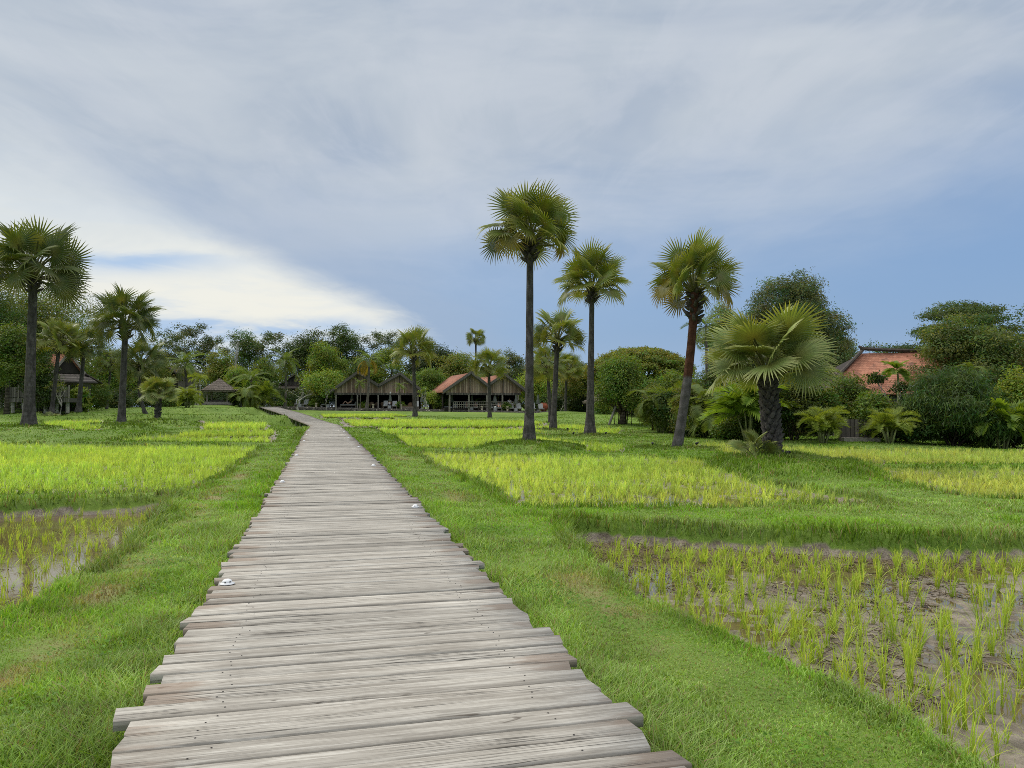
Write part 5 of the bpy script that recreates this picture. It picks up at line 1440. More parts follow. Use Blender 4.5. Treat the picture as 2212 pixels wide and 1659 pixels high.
def pavilion(label, x, y, D, rz, gables, zf, beam, eave_l, eave_r, valley, length, tile, railing=False, posts=()):
    """twin-gabled open hall. gables: (left x, left z, apex x, apex z, right x, right z) at the facade, local metres"""
    o = at(x, y, D)
    root = thing('pavilion', label, 'pavilion', o, rz)
    base_z = -1.2
    for gi, (xl, zl, xa, za, xr, zr) in enumerate(gables):
        fx = -0.75                               # the roof projects in front of the boarded gable
        for sx, sz in ((xl, zl), (xr, zr)):
            rf = roof_slab(None, [(xa, fx, za), (xa, length, za), (sx, length, sz), (sx, fx, sz)], tile, root, th=0.12)
        mb = MB()
        for sx, sz in ((xl, zl), (xr, zr)):      # paired bargeboards along the rake
            for k, (yy, dz, w) in enumerate(((fx - 0.03, 0.02, 0.34), (fx + 0.20, -0.24, 0.16))):
                d = Vector((sx - xa, 0, sz - za)); L = d.length + .06; m = Vector(((sx + xa) / 2, yy, (sz + za) / 2 + dz))
                mb.box(m, (L, 0.05, w), ry=-math.atan2(d.z, d.x) if d.x > 0 else math.atan2(d.z, -d.x))
        mb.build('bargeboard', M['barge'], rf)
        # boarded gable
        mb = MB()
        def zat(xx): return za + (zl - za) * (xa - xx) / (xa - xl) if xx < xa else za + (zr - za) * (xx - xa) / (xr - xa)
        x0 = max(xl + .55, -99) if gi == 0 else xl + 0.02
        x1 = xr - .55 if gi == len(gables) - 1 else xr - 0.02
        mb.prism([(x0, beam + .32), (x1, beam + .32), (x1, zat(x1) - .16), (xa, za - .2), (x0, zat(x0) - .16)], 0.0, 0.08)
        gw = mb.build('gable_wall', M['gable'], root)
        mb = MB(); mb.box(((x0 + x1) / 2, -0.012, beam + .17), (x1 - x0 - .01, 0.10, 0.30))
        mb.build('header', M['darkboard'], gw)
        MB().box((xa, -0.05, (za + beam) / 2), (0.12, 0.1, za - beam - .5)).build('king_post', M['beam'], gw)
    for px_ in posts:
        MB().box((px_, -0.13, (beam + base_z) / 2), (0.19, 0.19, beam - base_z)).build('post', M['post'], root)
    xl, xr = gables[0][0] + .55, gables[-1][3 + 1] - .55
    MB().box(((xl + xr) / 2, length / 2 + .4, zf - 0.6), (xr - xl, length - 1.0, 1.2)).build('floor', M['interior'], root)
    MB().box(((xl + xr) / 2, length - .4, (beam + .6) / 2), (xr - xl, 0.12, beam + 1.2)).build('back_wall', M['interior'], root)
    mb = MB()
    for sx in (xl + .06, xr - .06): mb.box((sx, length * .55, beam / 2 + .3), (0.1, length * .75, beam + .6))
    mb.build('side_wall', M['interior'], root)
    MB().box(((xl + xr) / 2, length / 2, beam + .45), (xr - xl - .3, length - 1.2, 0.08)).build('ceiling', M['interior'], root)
    if railing:
        mb = MB()
        for z in (zf + .88, zf + .5, zf + .18): mb.box(((xl + xr) / 2 + .35, -0.30, z), (xr - xl - 1.3, 0.05, 0.06))
        for k in range(34):
            mb.box((xl + 1.0 + (xr - xl - 1.3) * k / 33, -0.30, zf + .42), (0.045, 0.04, 0.86))
        mb.build('railing', M['post'], root)
    return root

K = 110 / F
def gx(px, x0, D=110): return (px - x0) * D / F
pavilion('left twin-gabled wooden pavilion with dark roof edges and open shaded front', 817, 880, 110, radians(10.5),
         [(gx(716, 817), 2.2, gx(773.5, 817), 5.0, 0.0, 3.10), (0.0, 3.10, gx(863, 817), 4.85, gx(915, 817) + .25, 1.95)], 0.12, 1.75, 2.2, 2.0, 3.1, 12, M['tile_dark'],
         posts=(gx(728, 817), gx(773, 817), 0.0, gx(861, 817), gx(902, 817)))
pavilion('right twin-gabled wooden pavilion with orange tiled roofs and a railing', 1051, 884, 107, radians(17),
         [(gx(953, 1051, 107), 2.35, gx(1014, 1051, 107), 5.05, 0.0, 3.3), (0.0, 3.3, gx(1088, 1051, 107), 4.9, gx(1134, 1051, 107) + .2, 2.6)], 0.15, 1.95, 2.4, 2.6, 3.3, 12, M['tile'], True,
         posts=(gx(969, 1051, 107), gx(1011, 1051, 107), 0.0, gx(1086, 1051, 107), gx(1122, 1051, 107)))

def gable_hut(name, label, x, y, D, rz, w, h_eave, h_apex, length, wall, roofm, pent=True, posts=True, z0=-1.5):
    o = at(x, y, D); root = thing(name, label, 'hut', o, rz)
    for s in (-1, 1):
        roof_slab(None, [(0, -.5, h_apex), (0, length, h_apex), (s * w / 2, length, h_eave), (s * w / 2, -.5, h_eave)], roofm, root)
    mb = MB()
    for s in (-1, 1):
        d = Vector((s * w / 2, 0, h_eave - h_apex)); mb.box((s * w / 4, -.52, (h_eave + h_apex) / 2 + .03), (d.length, .05, .2), ry=-math.atan2(d.z, d.x) if s > 0 else math.atan2(d.z, -d.x))
    mb.build('bargeboard', M['barge'], root)
    MB().prism([(-w / 2 + .3, h_eave), (w / 2 - .3, h_eave), (0, h_apex - .2)], 0, .08).build('gable_wall', wall, root)
    if pent: roof_slab(None, [(-w * .46, -.05, h_eave + .02), (w * .46, -.05, h_eave + .02), (w * .5, -1.5, h_eave - .55), (-w * .5, -1.5, h_eave - .55)], roofm, root, 'porch_roof', .08)
    if posts:
        for s in (-.42, -.14, .14, .42): MB().box((s * w, -1.2 if pent else -.2, (h_eave - .5 + z0) / 2), (.14, .14, h_eave - .5 - z0)).build('post', M['post'], root)
    MB().box((0, length / 2, (h_eave + z0) / 2), (w - .7, length - .6, h_eave - z0)).build('wall', M['darkboard'], root)
    return root
gable_hut('hut', 'small grey gabled hut behind the slender coconut palm', 637, 877, 122, radians(8), 5.0, 3.3, 5.0, 7, M['darkboard'], M['tile_dark'])
gable_hut('hut', 'dark thatched hut roof peeking over the left-hand bushes', 365, 872, 112, radians(-18), 3.3, 4.4, 5.35, 5, M['beam'], M['thatch'], False, False)

def gazebo(label, x, y, D, w, h_post, h_apex, rz=0.15, name='gazebo', plat=True, cat='gazebo', z0=-.6, open_=True):
    o = at(x, y, D); root = thing(name, label, cat, o, rz)
    rnd = random.Random(int(x))
    e = w / 2
    # hipped thatch in ragged overlapping courses
    V, Q = [], []
    n = 9; sides = 40
    for i in range(n):
        t0, t1 = i / n, (i + 1.25) / n
        b = len(V)
        for k in range(sides + 1):
            a = 2 * pi * k / sides
            sq = 1 / max(abs(cos(a)), abs(sin(a))) if True else 1
            sq = min(sq, 1.28)
            j = 1 + rnd.uniform(-.02, .02)
            for t, up in ((t0, 0.03), (t1, 0.07)):
                r = e * t * sq * (j if t == t1 else 1) + .02
                V.append((r * cos(a), r * sin(a), h_apex - (h_apex - h_post) * t ** .95 + up - (rnd.uniform(0, .07) if t == t1 else 0)))
        for k in range(sides):
            Q.append((b + 2 * k, b + 2 * k + 1, b + 2 * k + 3, b + 2 * k + 2))
    b = len(V)                                   # underside and hanging fringe
    for k in range(sides + 1):
        a = 2 * pi * k / sides; sq = min(1 / max(abs(cos(a)), abs(sin(a))), 1.28)
        r = e * 1.02 * sq
        V.append((r * cos(a), r * sin(a), h_post + .05)); V.append((r * .97 * cos(a), r * .97 * sin(a), h_post - .16 - rnd.uniform(0, .12)))
    for k in range(sides): Q.append((b + 2 * k, b + 2 * k + 1, b + 2 * k + 3, b + 2 * k + 2))
    b = len(V); V.append((0, 0, h_apex - .25))
    T = []
    for k in range(sides + 1):
        a = 2 * pi * k / sides; sq = min(1 / max(abs(cos(a)), abs(sin(a))), 1.28); V.append((e * .95 * sq * cos(a), e * .95 * sq * sin(a), h_post - .12))
    T = [(b, b + 1 + k, b + 2 + k) for k in range(sides)]
    link('thatch_roof', mesh_np('thatch_roof', V, T=T, Q=Q, mats=[M['thatch']]), root)
    if open_:
        for sx in (-1, 1):
            for sy in (-1, 1): MB().tube([(sx * e * .62, sy * e * .62, z0), (sx * e * .62, sy * e * .62, h_post)], .10, 8).build('post', M['post'], root)
        if plat:
            MB().box((0, 0, .16), (w * .80, w * .80, .32 - .04)).box((0, -e * .5, 0.0), (w * .98, w * .6, .12)).box((0, 0, z0 / 2 - .1), (w * .7, w * .7, -z0)).build('platform', M['post'], root)
            MB().box((0, 0, .42), (w * .5, w * .5, .18)).build('daybed', M['beam'], root)
    else:
        MB().box((0, 0, (h_post + z0) / 2), (w * .8, w * .8, h_post - z0)).build('wall', M['darkboard'], root)
    return root
gazebo('open thatched gazebo with a pointed roof on the left lawn', 474, 873, 99, 3.95, 1.75, 3.3)
gazebo('small thatched hut half hidden under the trees behind the fig tree', 1296, 892, 92, 3.4, 1.35, 2.3, .3, 'thatched_hut', False, 'hut', z0=-.2)
gazebo('pointed grey thatched hut left of the orange tiled house', 1806, 930, 45, 2.7, 2.4, 3.45, .5, 'thatched_hut', False, 'hut', z0=-.5, open_=False)

def right_house():
    """tiled house behind the hedge"""
    o = at(1970, 930, 48); root = thing('tiled_house', 'house with a big orange clay tile roof behind the right hedge', 'house', (o.x, o.y, 0), radians(-3))
    r0 = Vector((-1.95, 2.6, at(1871, 763, 50.5).z)); r1 = Vector((8.0, 2.6, at(1871, 763, 50.5).z + .25))
    ez = at(1900, 851, 47).z
    e0 = Vector((-6.1, -1.6, ez)); e1 = Vector((9.5, -1.6, ez))
    b0 = Vector((-6.1, 6.8, ez)); b1 = Vector((9.5, 6.8, ez))
    rf = roof_slab(None, [r0, r1, e1, e0], M['tile'], root)
    roof_slab(None, [r0, r1, b1, b0], M['tile'], root)
    mb = MB(); mb.add([r0, e0, b0, r0 - Vector((0, 0, .1)), e0 - Vector((0, 0, .1)), b0 - Vector((0, 0, .1))], [(0, 2, 1), (3, 4, 5), (0, 1, 4, 3), (1, 2, 5, 4), (2, 0, 3, 5)])
    mb.build('hip_roof', M['tile_dark'], root)
    mb = MB()
    n = 10
    ridge = [r0.lerp(r1, k / n) + Vector((0, 0, .07 + .25 * (2 * k / n - 1) ** 2 * (1 if k < 5 else .2))) for k in range(n + 1)]
    mb.tube(ridge, .13, 6); mb.tube([r0 + Vector((0, 0, .18)), e0 + Vector((0, 0, .06))], .11, 6)
    mb.tube([r0 + Vector((.05, 0, .2)), r0 + Vector((-.1, 0, .42)), r0 + Vector((-.22, 0, .5))], [.14, .1, .05], 6)
    mb.build('ridge_cap', M['beam'], rf)
    MB().box((1.7, 2.6, ez / 2 - .3), (14.4, 7.2, ez + .5)).build('wall', M['darkboard'], root)
    mb = MB()
    for k in range(5): mb.box((-4 + 3 * k, -1.06, 1.2), (1.1, .06, 1.3))
    mb.build('shutter', M['gable'], root)
right_house()

def left_house():
    D = 74
    o = at(110, 882, D); root = thing('stilt_house', 'old wooden stilt house with steep orange roof behind the left palms', 'house', o, radians(-32))
    k = D / F
    zr = (882 - 765) * k; ze = (882 - 808) * k
    xr, xl = 2.9, -5.6
    for s in (-1, 1):
        roof_slab(None, [(xl, 0, zr - .1), (xr, 0, zr), (xr + .15, s * 1.45, ze + .05), (xl, s * 1.45, ze + .05)], M['tile'], root)
        roof_slab(None, [(xl - .4, s * 1.5, ze), (xr + .5, s * 1.5, ze), (xr + .7, s * 3.0, ze - .85), (xl - .6, s * 3.0, ze - .85)], M['tile_dark'], root, 'lower_roof')
    mb = MB()
    for s in (-1, 1):
        d = Vector((0, s * 1.5, ze - zr)); mb.box((xr + .2, s * .75, (zr + ze) / 2 + .03), (.07, d.length + .2, .22), rx=-s * math.atan2(zr - ze, 1.5))
    mb.build('bargeboard', M['post'], root)
    mb = MB(); mb.add([(xr - .1, -1.35, ze), (xr - .1, 1.35, ze), (xr - .1, 0, zr - .2), (xr - .2, -1.35, ze), (xr - .2, 1.35, ze), (xr - .2, 0, zr - .2)], [(0, 1, 2), (5, 4, 3), (0, 3, 4, 1), (1, 4, 5, 2), (2, 5, 3, 0)])
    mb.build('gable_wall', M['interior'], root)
    roof_slab(None, [(xr + .1, -1.6, ze - .05), (xr + .1, 1.6, ze - .05), (xr + 1.3, 2.2, ze - .85), (xr + 1.3, -2.2, ze - .85)], M['darkboard'], root, 'lower_roof')
    MB().box(((xl + xr) / 2, 0, (ze - .8 + .9) / 2 + .2), (xr - xl - .4, 4.6, ze - 1.5)).build('wall', M['darkboard'], root)
    for a in range(5):
        for b in (-2, 0, 2): MB().tube([(xl + .4 + a * 2.0, b, -.6), (xl + .4 + a * 2.0, b, 1.1)], .12, 7).build('stilt', M['pale'], root)
    # deck in front
    o2 = at(84, 882, 69); root = thing('timber_deck', 'raised grey timber deck with railing on round stilts in front of the stilt house', 'deck', o2, radians(4))
    k = 69 / F
    xl, xr = (20 - 84) * k, (148 - 84) * k
    z0, z1, z2 = (882 - 869) * k, (882 - 860) * k, (882 - 836) * k
    MB().box(((xl + xr) / 2, 1.2, (z0 + z1) / 2), (xr - xl, 2.6, z1 - z0)).build('floor', M['greyboard'], root)
    MB().box(((xl + -.9) / 2, -.02, (z1 + z2) / 2 + .02), (-.9 - xl, .06, z2 - z1 - .08)).build('railing', M['greyboard'], root)
    MB().box(((xr + .35) / 2, -.02, (z1 + z2) / 2 + .02), (xr - .35, .06, z2 - z1 - .08)).build('railing', M['greyboard'], root)
    rl = root.children[-1]
    mb = MB()
    for a in range(7):
        x = xl + .05 + (xr - xl - .1) * a / 6; mb.box((x, -.07, (z1 + z2) / 2 + .08), (.1, .09, z2 - z1 + .2))
    mb.build('rail_post', M['post'], rl)
    for a in range(6): MB().tube([(xl + .3 + (xr - xl - .6) * a / 5, .25, -.4), (xl + .3 + (xr - xl - .6) * a / 5, .25, z0)], .16, 8).build('stilt', M['pale'], root)
    MB().box(((xl + xr) / 2, 2.3, z0 / 2 - .1), (xr - xl, .1, z0 + .4)).build('back_board', M['interior'], root)
left_house()

def timber_gate():
    o = at(1846, 948, 36.0); k = 36.0 / F
    root = thing('timber_gate', 'dark timber gate and low step under the rounded shrub', 'gate', (o.x, o.y, gz(o.x, o.y)), radians(-4))
    MB().box((0, 0, .52), (60 * k, .08, 1.0)).build('panel', M['darkboard'], root)
    for s in (-1, 1): MB().box((s * 31 * k, -.03, .55), (.10, .12, 1.15)).build('post', M['beam'], root)
    MB().box((.15, -.32, .09), (1.65, .5, .18)).build('step', M['post'], root)
    o = at(1884, 946, 36.6); root = thing('timber_stair', 'small grey timber stair beside the dark gate', 'stair', (o.x, o.y, gz(o.x, o.y)), radians(-4))
    for q in range(3): MB().box((0, q * .22, .22 + q * .2), (.42, .24, .05)).build('tread', M['greyboard'], root)
    for s in (-1, 1): MB().box((s * .23, .22, .30), (.05, .85, .14), rx=radians(42)).build('string_board', M['post'], root)
timber_gate()

# ------------------------------------------------------------------ terrace with loungers, parasols and guests
def build_terrace():
    A, B = wall_line(592), wall_line(1266)
    d = B - A; rz = math.atan2(d.y, d.x)
    root = thing('stone_wall', 'low dry stone retaining wall along the front of the pool terrace', 'wall', A, rz)
    L = Vector((d.x, d.y)).length
    n = 40; V, Q = [], []
    for i in range(n + 1):
        x = L * i / n; z = d.z * i / n
        h = .46 if i < 30 else .46 - .012 * (i - 30)
        for y, zz in ((0, z), (0, z - h - .3), (.35, z - h - .3), (.35, z)): V.append((x, y, zz))
    for i in range(n):
        for k in range(4): Q.append((i * 4 + k, (i + 1) * 4 + k, (i + 1) * 4 + (k + 1) % 4, i * 4 + (k + 1) % 4))
    Q += [(3, 2, 1, 0), (n * 4, n * 4 + 1, n * 4 + 2, n * 4 + 3)]
    link('stone_course', mesh_np('stone_course', V, Q=[q[::-1] for q in Q], mats=[M['stone']]), root)
    nrm = Vector((-d.y, d.x, 0)).normalized()
    P = [A + nrm * .34 + Vector((0, 0, -.02)), B + nrm * .34 + Vector((0, 0, -.02)), B + nrm * 12 + Vector((0, 0, -.02)), A + nrm * 12 + Vector((0, 0, -.02))]
    me = bpy.data.meshes.new('terrace_floor'); me.from_pydata([tuple(p) for p in P], [], [(0, 1, 2, 3)]); me.materials.append(M['paving']); me.update()
    tag(link('terrace_floor', me), kind='structure')
build_terrace()
def lounger_parts():
    P = {}
    mb = MB()
    for s in (-.31, .31): mb.box((s, .95, .32), (.06, 1.9, .07))
    for y in (.05, .95, 1.85): mb.box((0, y, .33), (.6, .06, .05))
    P['frame'] = mb.mesh('frame', M['loungef'])
    P['leg'] = MB().box((0, 0, .15), (.07, .07, .30)).mesh('leg', M['loungef'])
    P['seat_cushion'] = MB().box((0, .62, .40), (.60, 1.22, .09)).mesh('seat_cushion', M['cushion'])
    mb = MB(); mb.box((0, 1.48, .72), (.62, .10, .86), rx=radians(-32)); P['backrest'] = mb.mesh('backrest', M['cushion'])
    mb = MB(); mb.box((0, 1.66, .93), (.5, .12, .2), rx=radians(-32)); P['headrest'] = mb.mesh('headrest', M['umb'])
    return P
LP = lounger_parts()
def lounger(px, label, back=1.0, rz=0.0):
    o = on_terrace(px, back)
    r = thing('sun_lounger', label, 'sun lounger', o, radians(6) + rz, 'sun loungers on the terrace')
    link('frame', LP['frame'], r); link('seat_cushion', LP['seat_cushion'], r); link('headrest', LP['headrest'], link('backrest', LP['backrest'], r))
    for x in (-.3, .3):
        for y in (.12, 1.3): link('leg', LP['leg'], r).location = (x, y, 0)
    return o
for px, lab in ((636,'empty grey lounger at the terrace\'s left end under the frangipani'), (655,'second empty lounger, left of the round bright bush'), (698,'empty lounger left of the leftmost grey umbrella\'s pole'), (720,'empty lounger between the leftmost umbrella and left pavilion\'s corner post'),
        (836,'empty lounger left of the white-tipped umbrella'), (856,'empty lounger right of the white-tipped umbrella'), (905,'empty lounger just right of the fan palm trunk before the left pavilion'), (925,'empty lounger under the umbrella between the two pavilions'),
        (970,'empty lounger left of the right pavilion\'s first umbrella'), (989,'empty lounger right of the right pavilion\'s first umbrella'), (1015,'lounger carrying a guest with raised knees, left one of the pair'), (1034,'lounger carrying a guest, right one of the pair'),
        (1066,'empty lounger just right of the fan palm trunk before the right pavilion'), (1084,'lounger carrying the guest nearest the spiky plant'), (1111,'empty lounger left of the tallest palm\'s trunk, first of two'), (1127,'empty lounger left of the tallest palm\'s trunk, second of two'),
        (1157,'empty lounger just right of the tallest palm\'s trunk'), (1174,'last empty lounger at the right end of the row')):
    lounger(px, lab)
def daybed():
    o = on_terrace(752, 1.2)
    r = thing('daybed', 'wide timber daybed carrying a pink-skinned guest in front of the left pavilion', 'daybed', o, radians(6))
    MB().box((0, .4, .36), (2.3, .9, .08)).build('frame', M['loungef'], r)
    MB().box((0, .4, .43), (2.2, .85, .06)).build('mattress', M['cushion'], r)
    for x in (-1.05, 1.05):
        for y in (.05, .75): MB().box((x, y, .16), (.08, .08, .32)).build('leg', M['loungef'], r)
    MB().box((1.0, .4, .62), (.12, .8, .45), ry=radians(25)).build('backrest', M['umb'], r)
    return o
DB = daybed()

def umbrella_parts():
    P = {}
    P['pole'] = MB().tube([(0, 0, 0), (0, 0, 2.42)], .025, 6).mesh('pole', M['loungef'])
    V, Q = [], []
    n = 16
    prof = [(2.36, .02), (2.25, .07), (1.9, .13), (1.5, .19), (1.15, .26), (1.0, .24)]
    for z, r in prof:
        for k in range(n):
            f = 1.0 if k % 2 == 0 else .62
            V.append((r * f * cos(2 * pi * k / n), r * f * sin(2 * pi * k / n), z + (.06 if k % 2 and z < 1.2 else 0)))
    for i in range(len(prof) - 1):
        for k in range(n): Q.append((i * n + k, (i + 1) * n + k, (i + 1) * n + (k + 1) % n, i * n + (k + 1) % n))
    P['canopy'] = mesh_np('canopy', V, Q=Q, mats=[M['umb']])
    P['foot'] = MB().lathe([(.28, 0), (.28, .06), (.06, .10), (.06, .3)], 12).mesh('foot', M['cushion'])
    P['cap'] = MB().lathe([(.10, 2.2), (.05, 2.4), (.01, 2.46)], 8).mesh('cap', M['white'])
    return P
UP = umbrella_parts()
for i, (px, h, lab) in enumerate(((646,1.0,'closed umbrella behind the two loungers at the terrace\'s left end'), (710,1.0,'leftmost closed grey umbrella before the thin frangipani'), (757,1.0,'closed grey umbrella over the daybed with the guest'), (843,.98,'closed grey umbrella with a white tip before the left pavilion'),
        (913,.98,'closed grey umbrella between the two pavilions'), (979.5,1.0,'closed umbrella at the left end of the right pavilion'), (1023,.98,'closed umbrella behind the pair of lounging guests'), (1072,1.0,'fuller closed umbrella right of the fan palm before the right pavilion'),
        (1117,.98,'closed umbrella at the right end of the railing'), (1164,1.0,'closed umbrella by the terracotta jar right of the tallest palm'))):
    r = thing('umbrella', lab, 'umbrella', on_terrace(px, 1.9), i * .37, 'closed umbrellas on the terrace')
    link('pole', UP['pole'], r); c = link('canopy', UP['canopy'], r); link('foot', UP['foot'], r)
    if px == 1072: c.scale = (1.5, 1.5, 1)
    if px == 843: link('cap', UP['cap'], c)
    r.scale = (1, 1, h)
bm_ = MB(); bm_.box((0, 0, .26), (.24, .24, .52)); bm_.box((0, 0, .57), (.32, .32, .1)); bm_.box((0, -.125, .36), (.12, .02, .14), mi=1)
bol = bm_.mesh('bollard_light', [M['cream'], M['interior']])
for px, lab in ((684,'cream stone bollard light left of the leftmost umbrella'), (811.5,'cream stone bollard light by the left pavilion\'s middle post'), (873,'cream stone bollard light beside the wooden sofa'), (931,'cream stone bollard light at the yellow-green bush'),
                (1047.5,'cream stone bollard light left of the fan palm before the right pavilion'), (1102,'cream stone bollard light right of the spiky plant'), (553,'stone bollard light at the far end of the boardwalk')):
    o = tag(link('bollard_light', bol), lab, 'bollard light', 'bollard lights along the terrace')
    o.location = on_terrace(px, .55) if px > 600 else at(553, 878, 106)
tb = MB(); tb.box((0, 0, .22), (.42, .42, .44)); tb = tb.mesh('side_table', M['cushion'])
for px, lab in ((645,'grey block side table between the two left-end loungers'), (709,'grey block side table at the leftmost umbrella'), (846,'grey block side table at the white-tipped umbrella'), (980,'grey block side table at the right pavilion\'s first umbrella'), (1025,'grey block side table between the pair of guests'),
                (1075,'grey block side table with towel by the fuller umbrella'), (1119,'grey block side table between the two loungers left of the tallest palm')):
    o = tag(link('side_table', tb), lab, 'side table', 'side tables between loungers'); o.location = on_terrace(px, .95)

def rattan_chair(px, back, label, rz):
    r = thing('rattan_chair', label, 'chair', on_terrace(px, back), rz, 'rattan chairs in the left pavilion')
    mb = MB(); mb.tube([(0, 0, .40), (0, 0, .48)], [.3, .32], 12); mb.build('seat', M['rattan'], r)
    mb = MB()
    pts = [(.33 * cos(a), .30 * sin(a) + .02, .5 + .42 * max(0, sin(a)) ** .6) for a in np.linspace(-.2, pi + .2, 12)]
    for k in range(11): mb.add([pts[k], pts[k + 1], (pts[k + 1][0], pts[k + 1][1], .44), (pts[k][0], pts[k][1], .44)], [(0, 1, 2, 3)])
    mb.build('backrest', M['rattan'], r)
    for a in range(4): MB().tube([(.22 * cos(a * 1.57 + .78), .22 * sin(a * 1.57 + .78), 0), (.22 * cos(a * 1.57 + .78), .22 * sin(a * 1.57 + .78), .42)], .025, 6).build('leg', M['rattan'], r)
rattan_chair(800, 2.2, 'round-backed rattan chair right of the yellowing coconut palm\'s trunk', .2)
rattan_chair(807, 2.8, 'rattan chair beside the left pavilion\'s middle post', -.6)
rattan_chair(824, 2.5, 'rattan chair left of the white-tipped umbrella', .4)
rattan_chair(884, 2.5, 'rattan chair behind the wooden sofa', -.3)
def sofa():
    r = thing('wooden_sofa', 'low wooden sofa with pale cushion in the left pavilion\'s right bay', 'sofa', on_terrace(883, 1.6), radians(8))
    MB().box((0, .4, .18), (2.2, .8, .28)).build('frame', M['loungef'], r)
    MB().box((0, .4, .38), (2.0, .7, .12)).build('seat', M['rattan'], r)
    MB().box((-1.0, .4, .45), (.12, .8, .6)).build('armrest', M['loungef'], r)
sofa()
def jar():
    r = on_terrace(1174, 3.2)
    o = MB().lathe([(.28, 0), (.52, .35), (.6, .7), (.48, 1.05), (.34, 1.15), (.38, 1.22)], 20).build('clay_jar', M['terracotta'], None, True)
    o.location = r; tag(o, 'large terracotta jar behind the last two loungers on the right', 'jar')
jar()

def person(label, joints, edges, radii, mat, loc, rz, hairj=None, cloth=None, s=1.0):
    """one skinned body from a joint skeleton; joint 0 is the pelvis"""
    r = thing('person', label, 'person', loc, rz); r.scale = (s, s, s)
    me = bpy.data.meshes.new('body'); me.from_pydata(joints, edges, []); me.update()
    o = link('body', me, r); me.materials.append(M[mat])
    md = o.modifiers.new('skin', 'SKIN')
    for i, q in enumerate(radii): me.skin_vertices[0].data[i].radius = (q, q) if not hasattr(q, '__len__') else q
    me.skin_vertices[0].data[0].use_root = True
    md.use_smooth_shade = True
    o.modifiers.new('sub', 'SUBSURF').levels = 1; o.modifiers['sub'].render_levels = 2
    h = Vector(joints[3])
    mb = MB()
    mb.lathe([(.02, .125), (.07, .11), (.105, .06), (.112, .0), (.10, -.05)], 12, (h.x, h.y, h.z)); mb.build('hair', M['hair'], o, True)
    if cloth:
        for nm, ch, rr, cm in cloth:
            MB().tube([joints[i] for i in ch], [radii[i] * rr if not hasattr(radii[i], '__len__') else max(radii[i]) * rr for i in ch], 12).build(nm, M[cm], o, True)
    return r
# joints: 0 pelvis 1 chest 2 neck 3 head 4 L shoulder 5 L elbow 6 L hand 7-9 right arm 10 L hip 11 L knee 12 L ankle 13 L toe 14-17 right leg
EDG = [(0,1),(1,2),(2,3),(1,4),(4,5),(5,6),(1,7),(7,8),(8,9),(0,10),(10,11),(11,12),(12,13),(0,14),(14,15),(15,16),(16,17)]
RAD = [(.15,.11),(.16,.11),.06,.105,.065,.045,.038,.065,.045,.038,.095,.065,.045,.035,.095,.065,.045,.035]
def lying(knee_l, knee_r, arms):
    """half reclined, head up and back along +y, feet to -y"""
    J = [(0, .75, .55), (0, 1.15, .80), (0, 1.32, 1.0), (0, 1.38, 1.17), (.2, 1.17, .88), (.27, .98, .66), (.2, .78, .72), (-.2, 1.17, .88), (-.27, .98, .66), (-.2, .78, .72)]
    for s, kn in ((1, knee_l), (-1, knee_r)):
        J += [(s * .11, .68, .55), (s * .13, .38, .55 + kn), (s * .13, .08 if kn > .15 else -.05, .52), (s * .13, -.04 if kn > .15 else -.10, .62 if kn < .15 else .50)]
    if arms: J[5] = (.34, 1.30, 1.02); J[6] = (.16, 1.42, 1.18)
    return J
def lying_mats(): pass
p = on_terrace(1015, 1.0); person('guest lounging with both knees raised, left one of the pair', lying(.36, .30, True), EDG, RAD, 'skin', p, radians(6), cloth=[('shorts', (10, 0, 14), 1.12, 'navy')])
p = on_terrace(1034, 1.0); person('guest lounging with one knee raised, right one of the pair', lying(.34, .05, False), EDG, RAD, 'skin', p, radians(6), cloth=[('shorts', (10, 0, 14), 1.12, 'navy')])
p = on_terrace(1084, 1.0); person('guest lounging by the spiky plant, leaning forward on a pale towel', lying(.2, .22, True), EDG, RAD, 'skin', p, radians(6), cloth=[('shirt', (0, 1), 1.1, 'shirt')])
p = DB + Vector((-.85, .45, .08)); person('pink-skinned guest lying sideways on the wide daybed, knees up', lying(.34, .30, True), EDG, RAD, 'skin', p, radians(-84), cloth=[('shorts', (10, 0, 14), 1.12, 'rattan')])
J = [(0,0,.95),(0,.02,1.32),(0,.02,1.5),(0,-.02,1.66),(.19,.02,1.40),(.24,-.03,1.14),(.18,-.24,1.05),(-.19,.02,1.40),(-.24,-.03,1.14),(-.18,-.24,1.05),(.1,0,.9),(.11,-.02,.5),(.11,.02,.08),(.11,-.1,.04),(-.1,0,.9),(-.11,.02,.5),(-.11,.05,.08),(-.11,-.08,.04)]
p = on_terrace(1100, 3.4); person('standing waiter in a white shirt behind the right pavilion\'s railing', J, EDG, RAD, 'skin_dark', p + Vector((0, 0, .1)), radians(30), cloth=[('shirt', (0, 1), 1.16, 'shirt'), ('sleeve', (4, 5), 1.3, 'shirt'), ('sleeve', (7, 8), 1.3, 'shirt'), ('trousers', (10, 11, 12), 1.25, 'navy'), ('trousers', (14, 15, 16), 1.25, 'navy')])
JS = [(0,0,.50),(0,.06,.86),(0,.06,1.04),(0,.03,1.2),(.19,.06,.93),(.24,0,.68),(.18,-.22,.66),(-.19,.06,.93),(-.24,0,.68),(-.18,-.22,.66),(.1,-.02,.5),(.11,-.42,.5),(.11,-.44,.08),(.11,-.54,.04),(-.1,-.02,.5),(-.11,-.42,.5),(-.11,-.44,.08),(-.11,-.54,.04)]
p = on_terrace(838.5, 2.6); person('person in a pale shirt seated behind the white-tipped umbrella', JS, EDG, RAD, 'skin_dark', p, radians(-20), cloth=[('shirt', (0, 1), 1.16, 'shirt'), ('trousers', (10, 11, 12), 1.25, 'navy'), ('trousers', (14, 15, 16), 1.25, 'navy')])
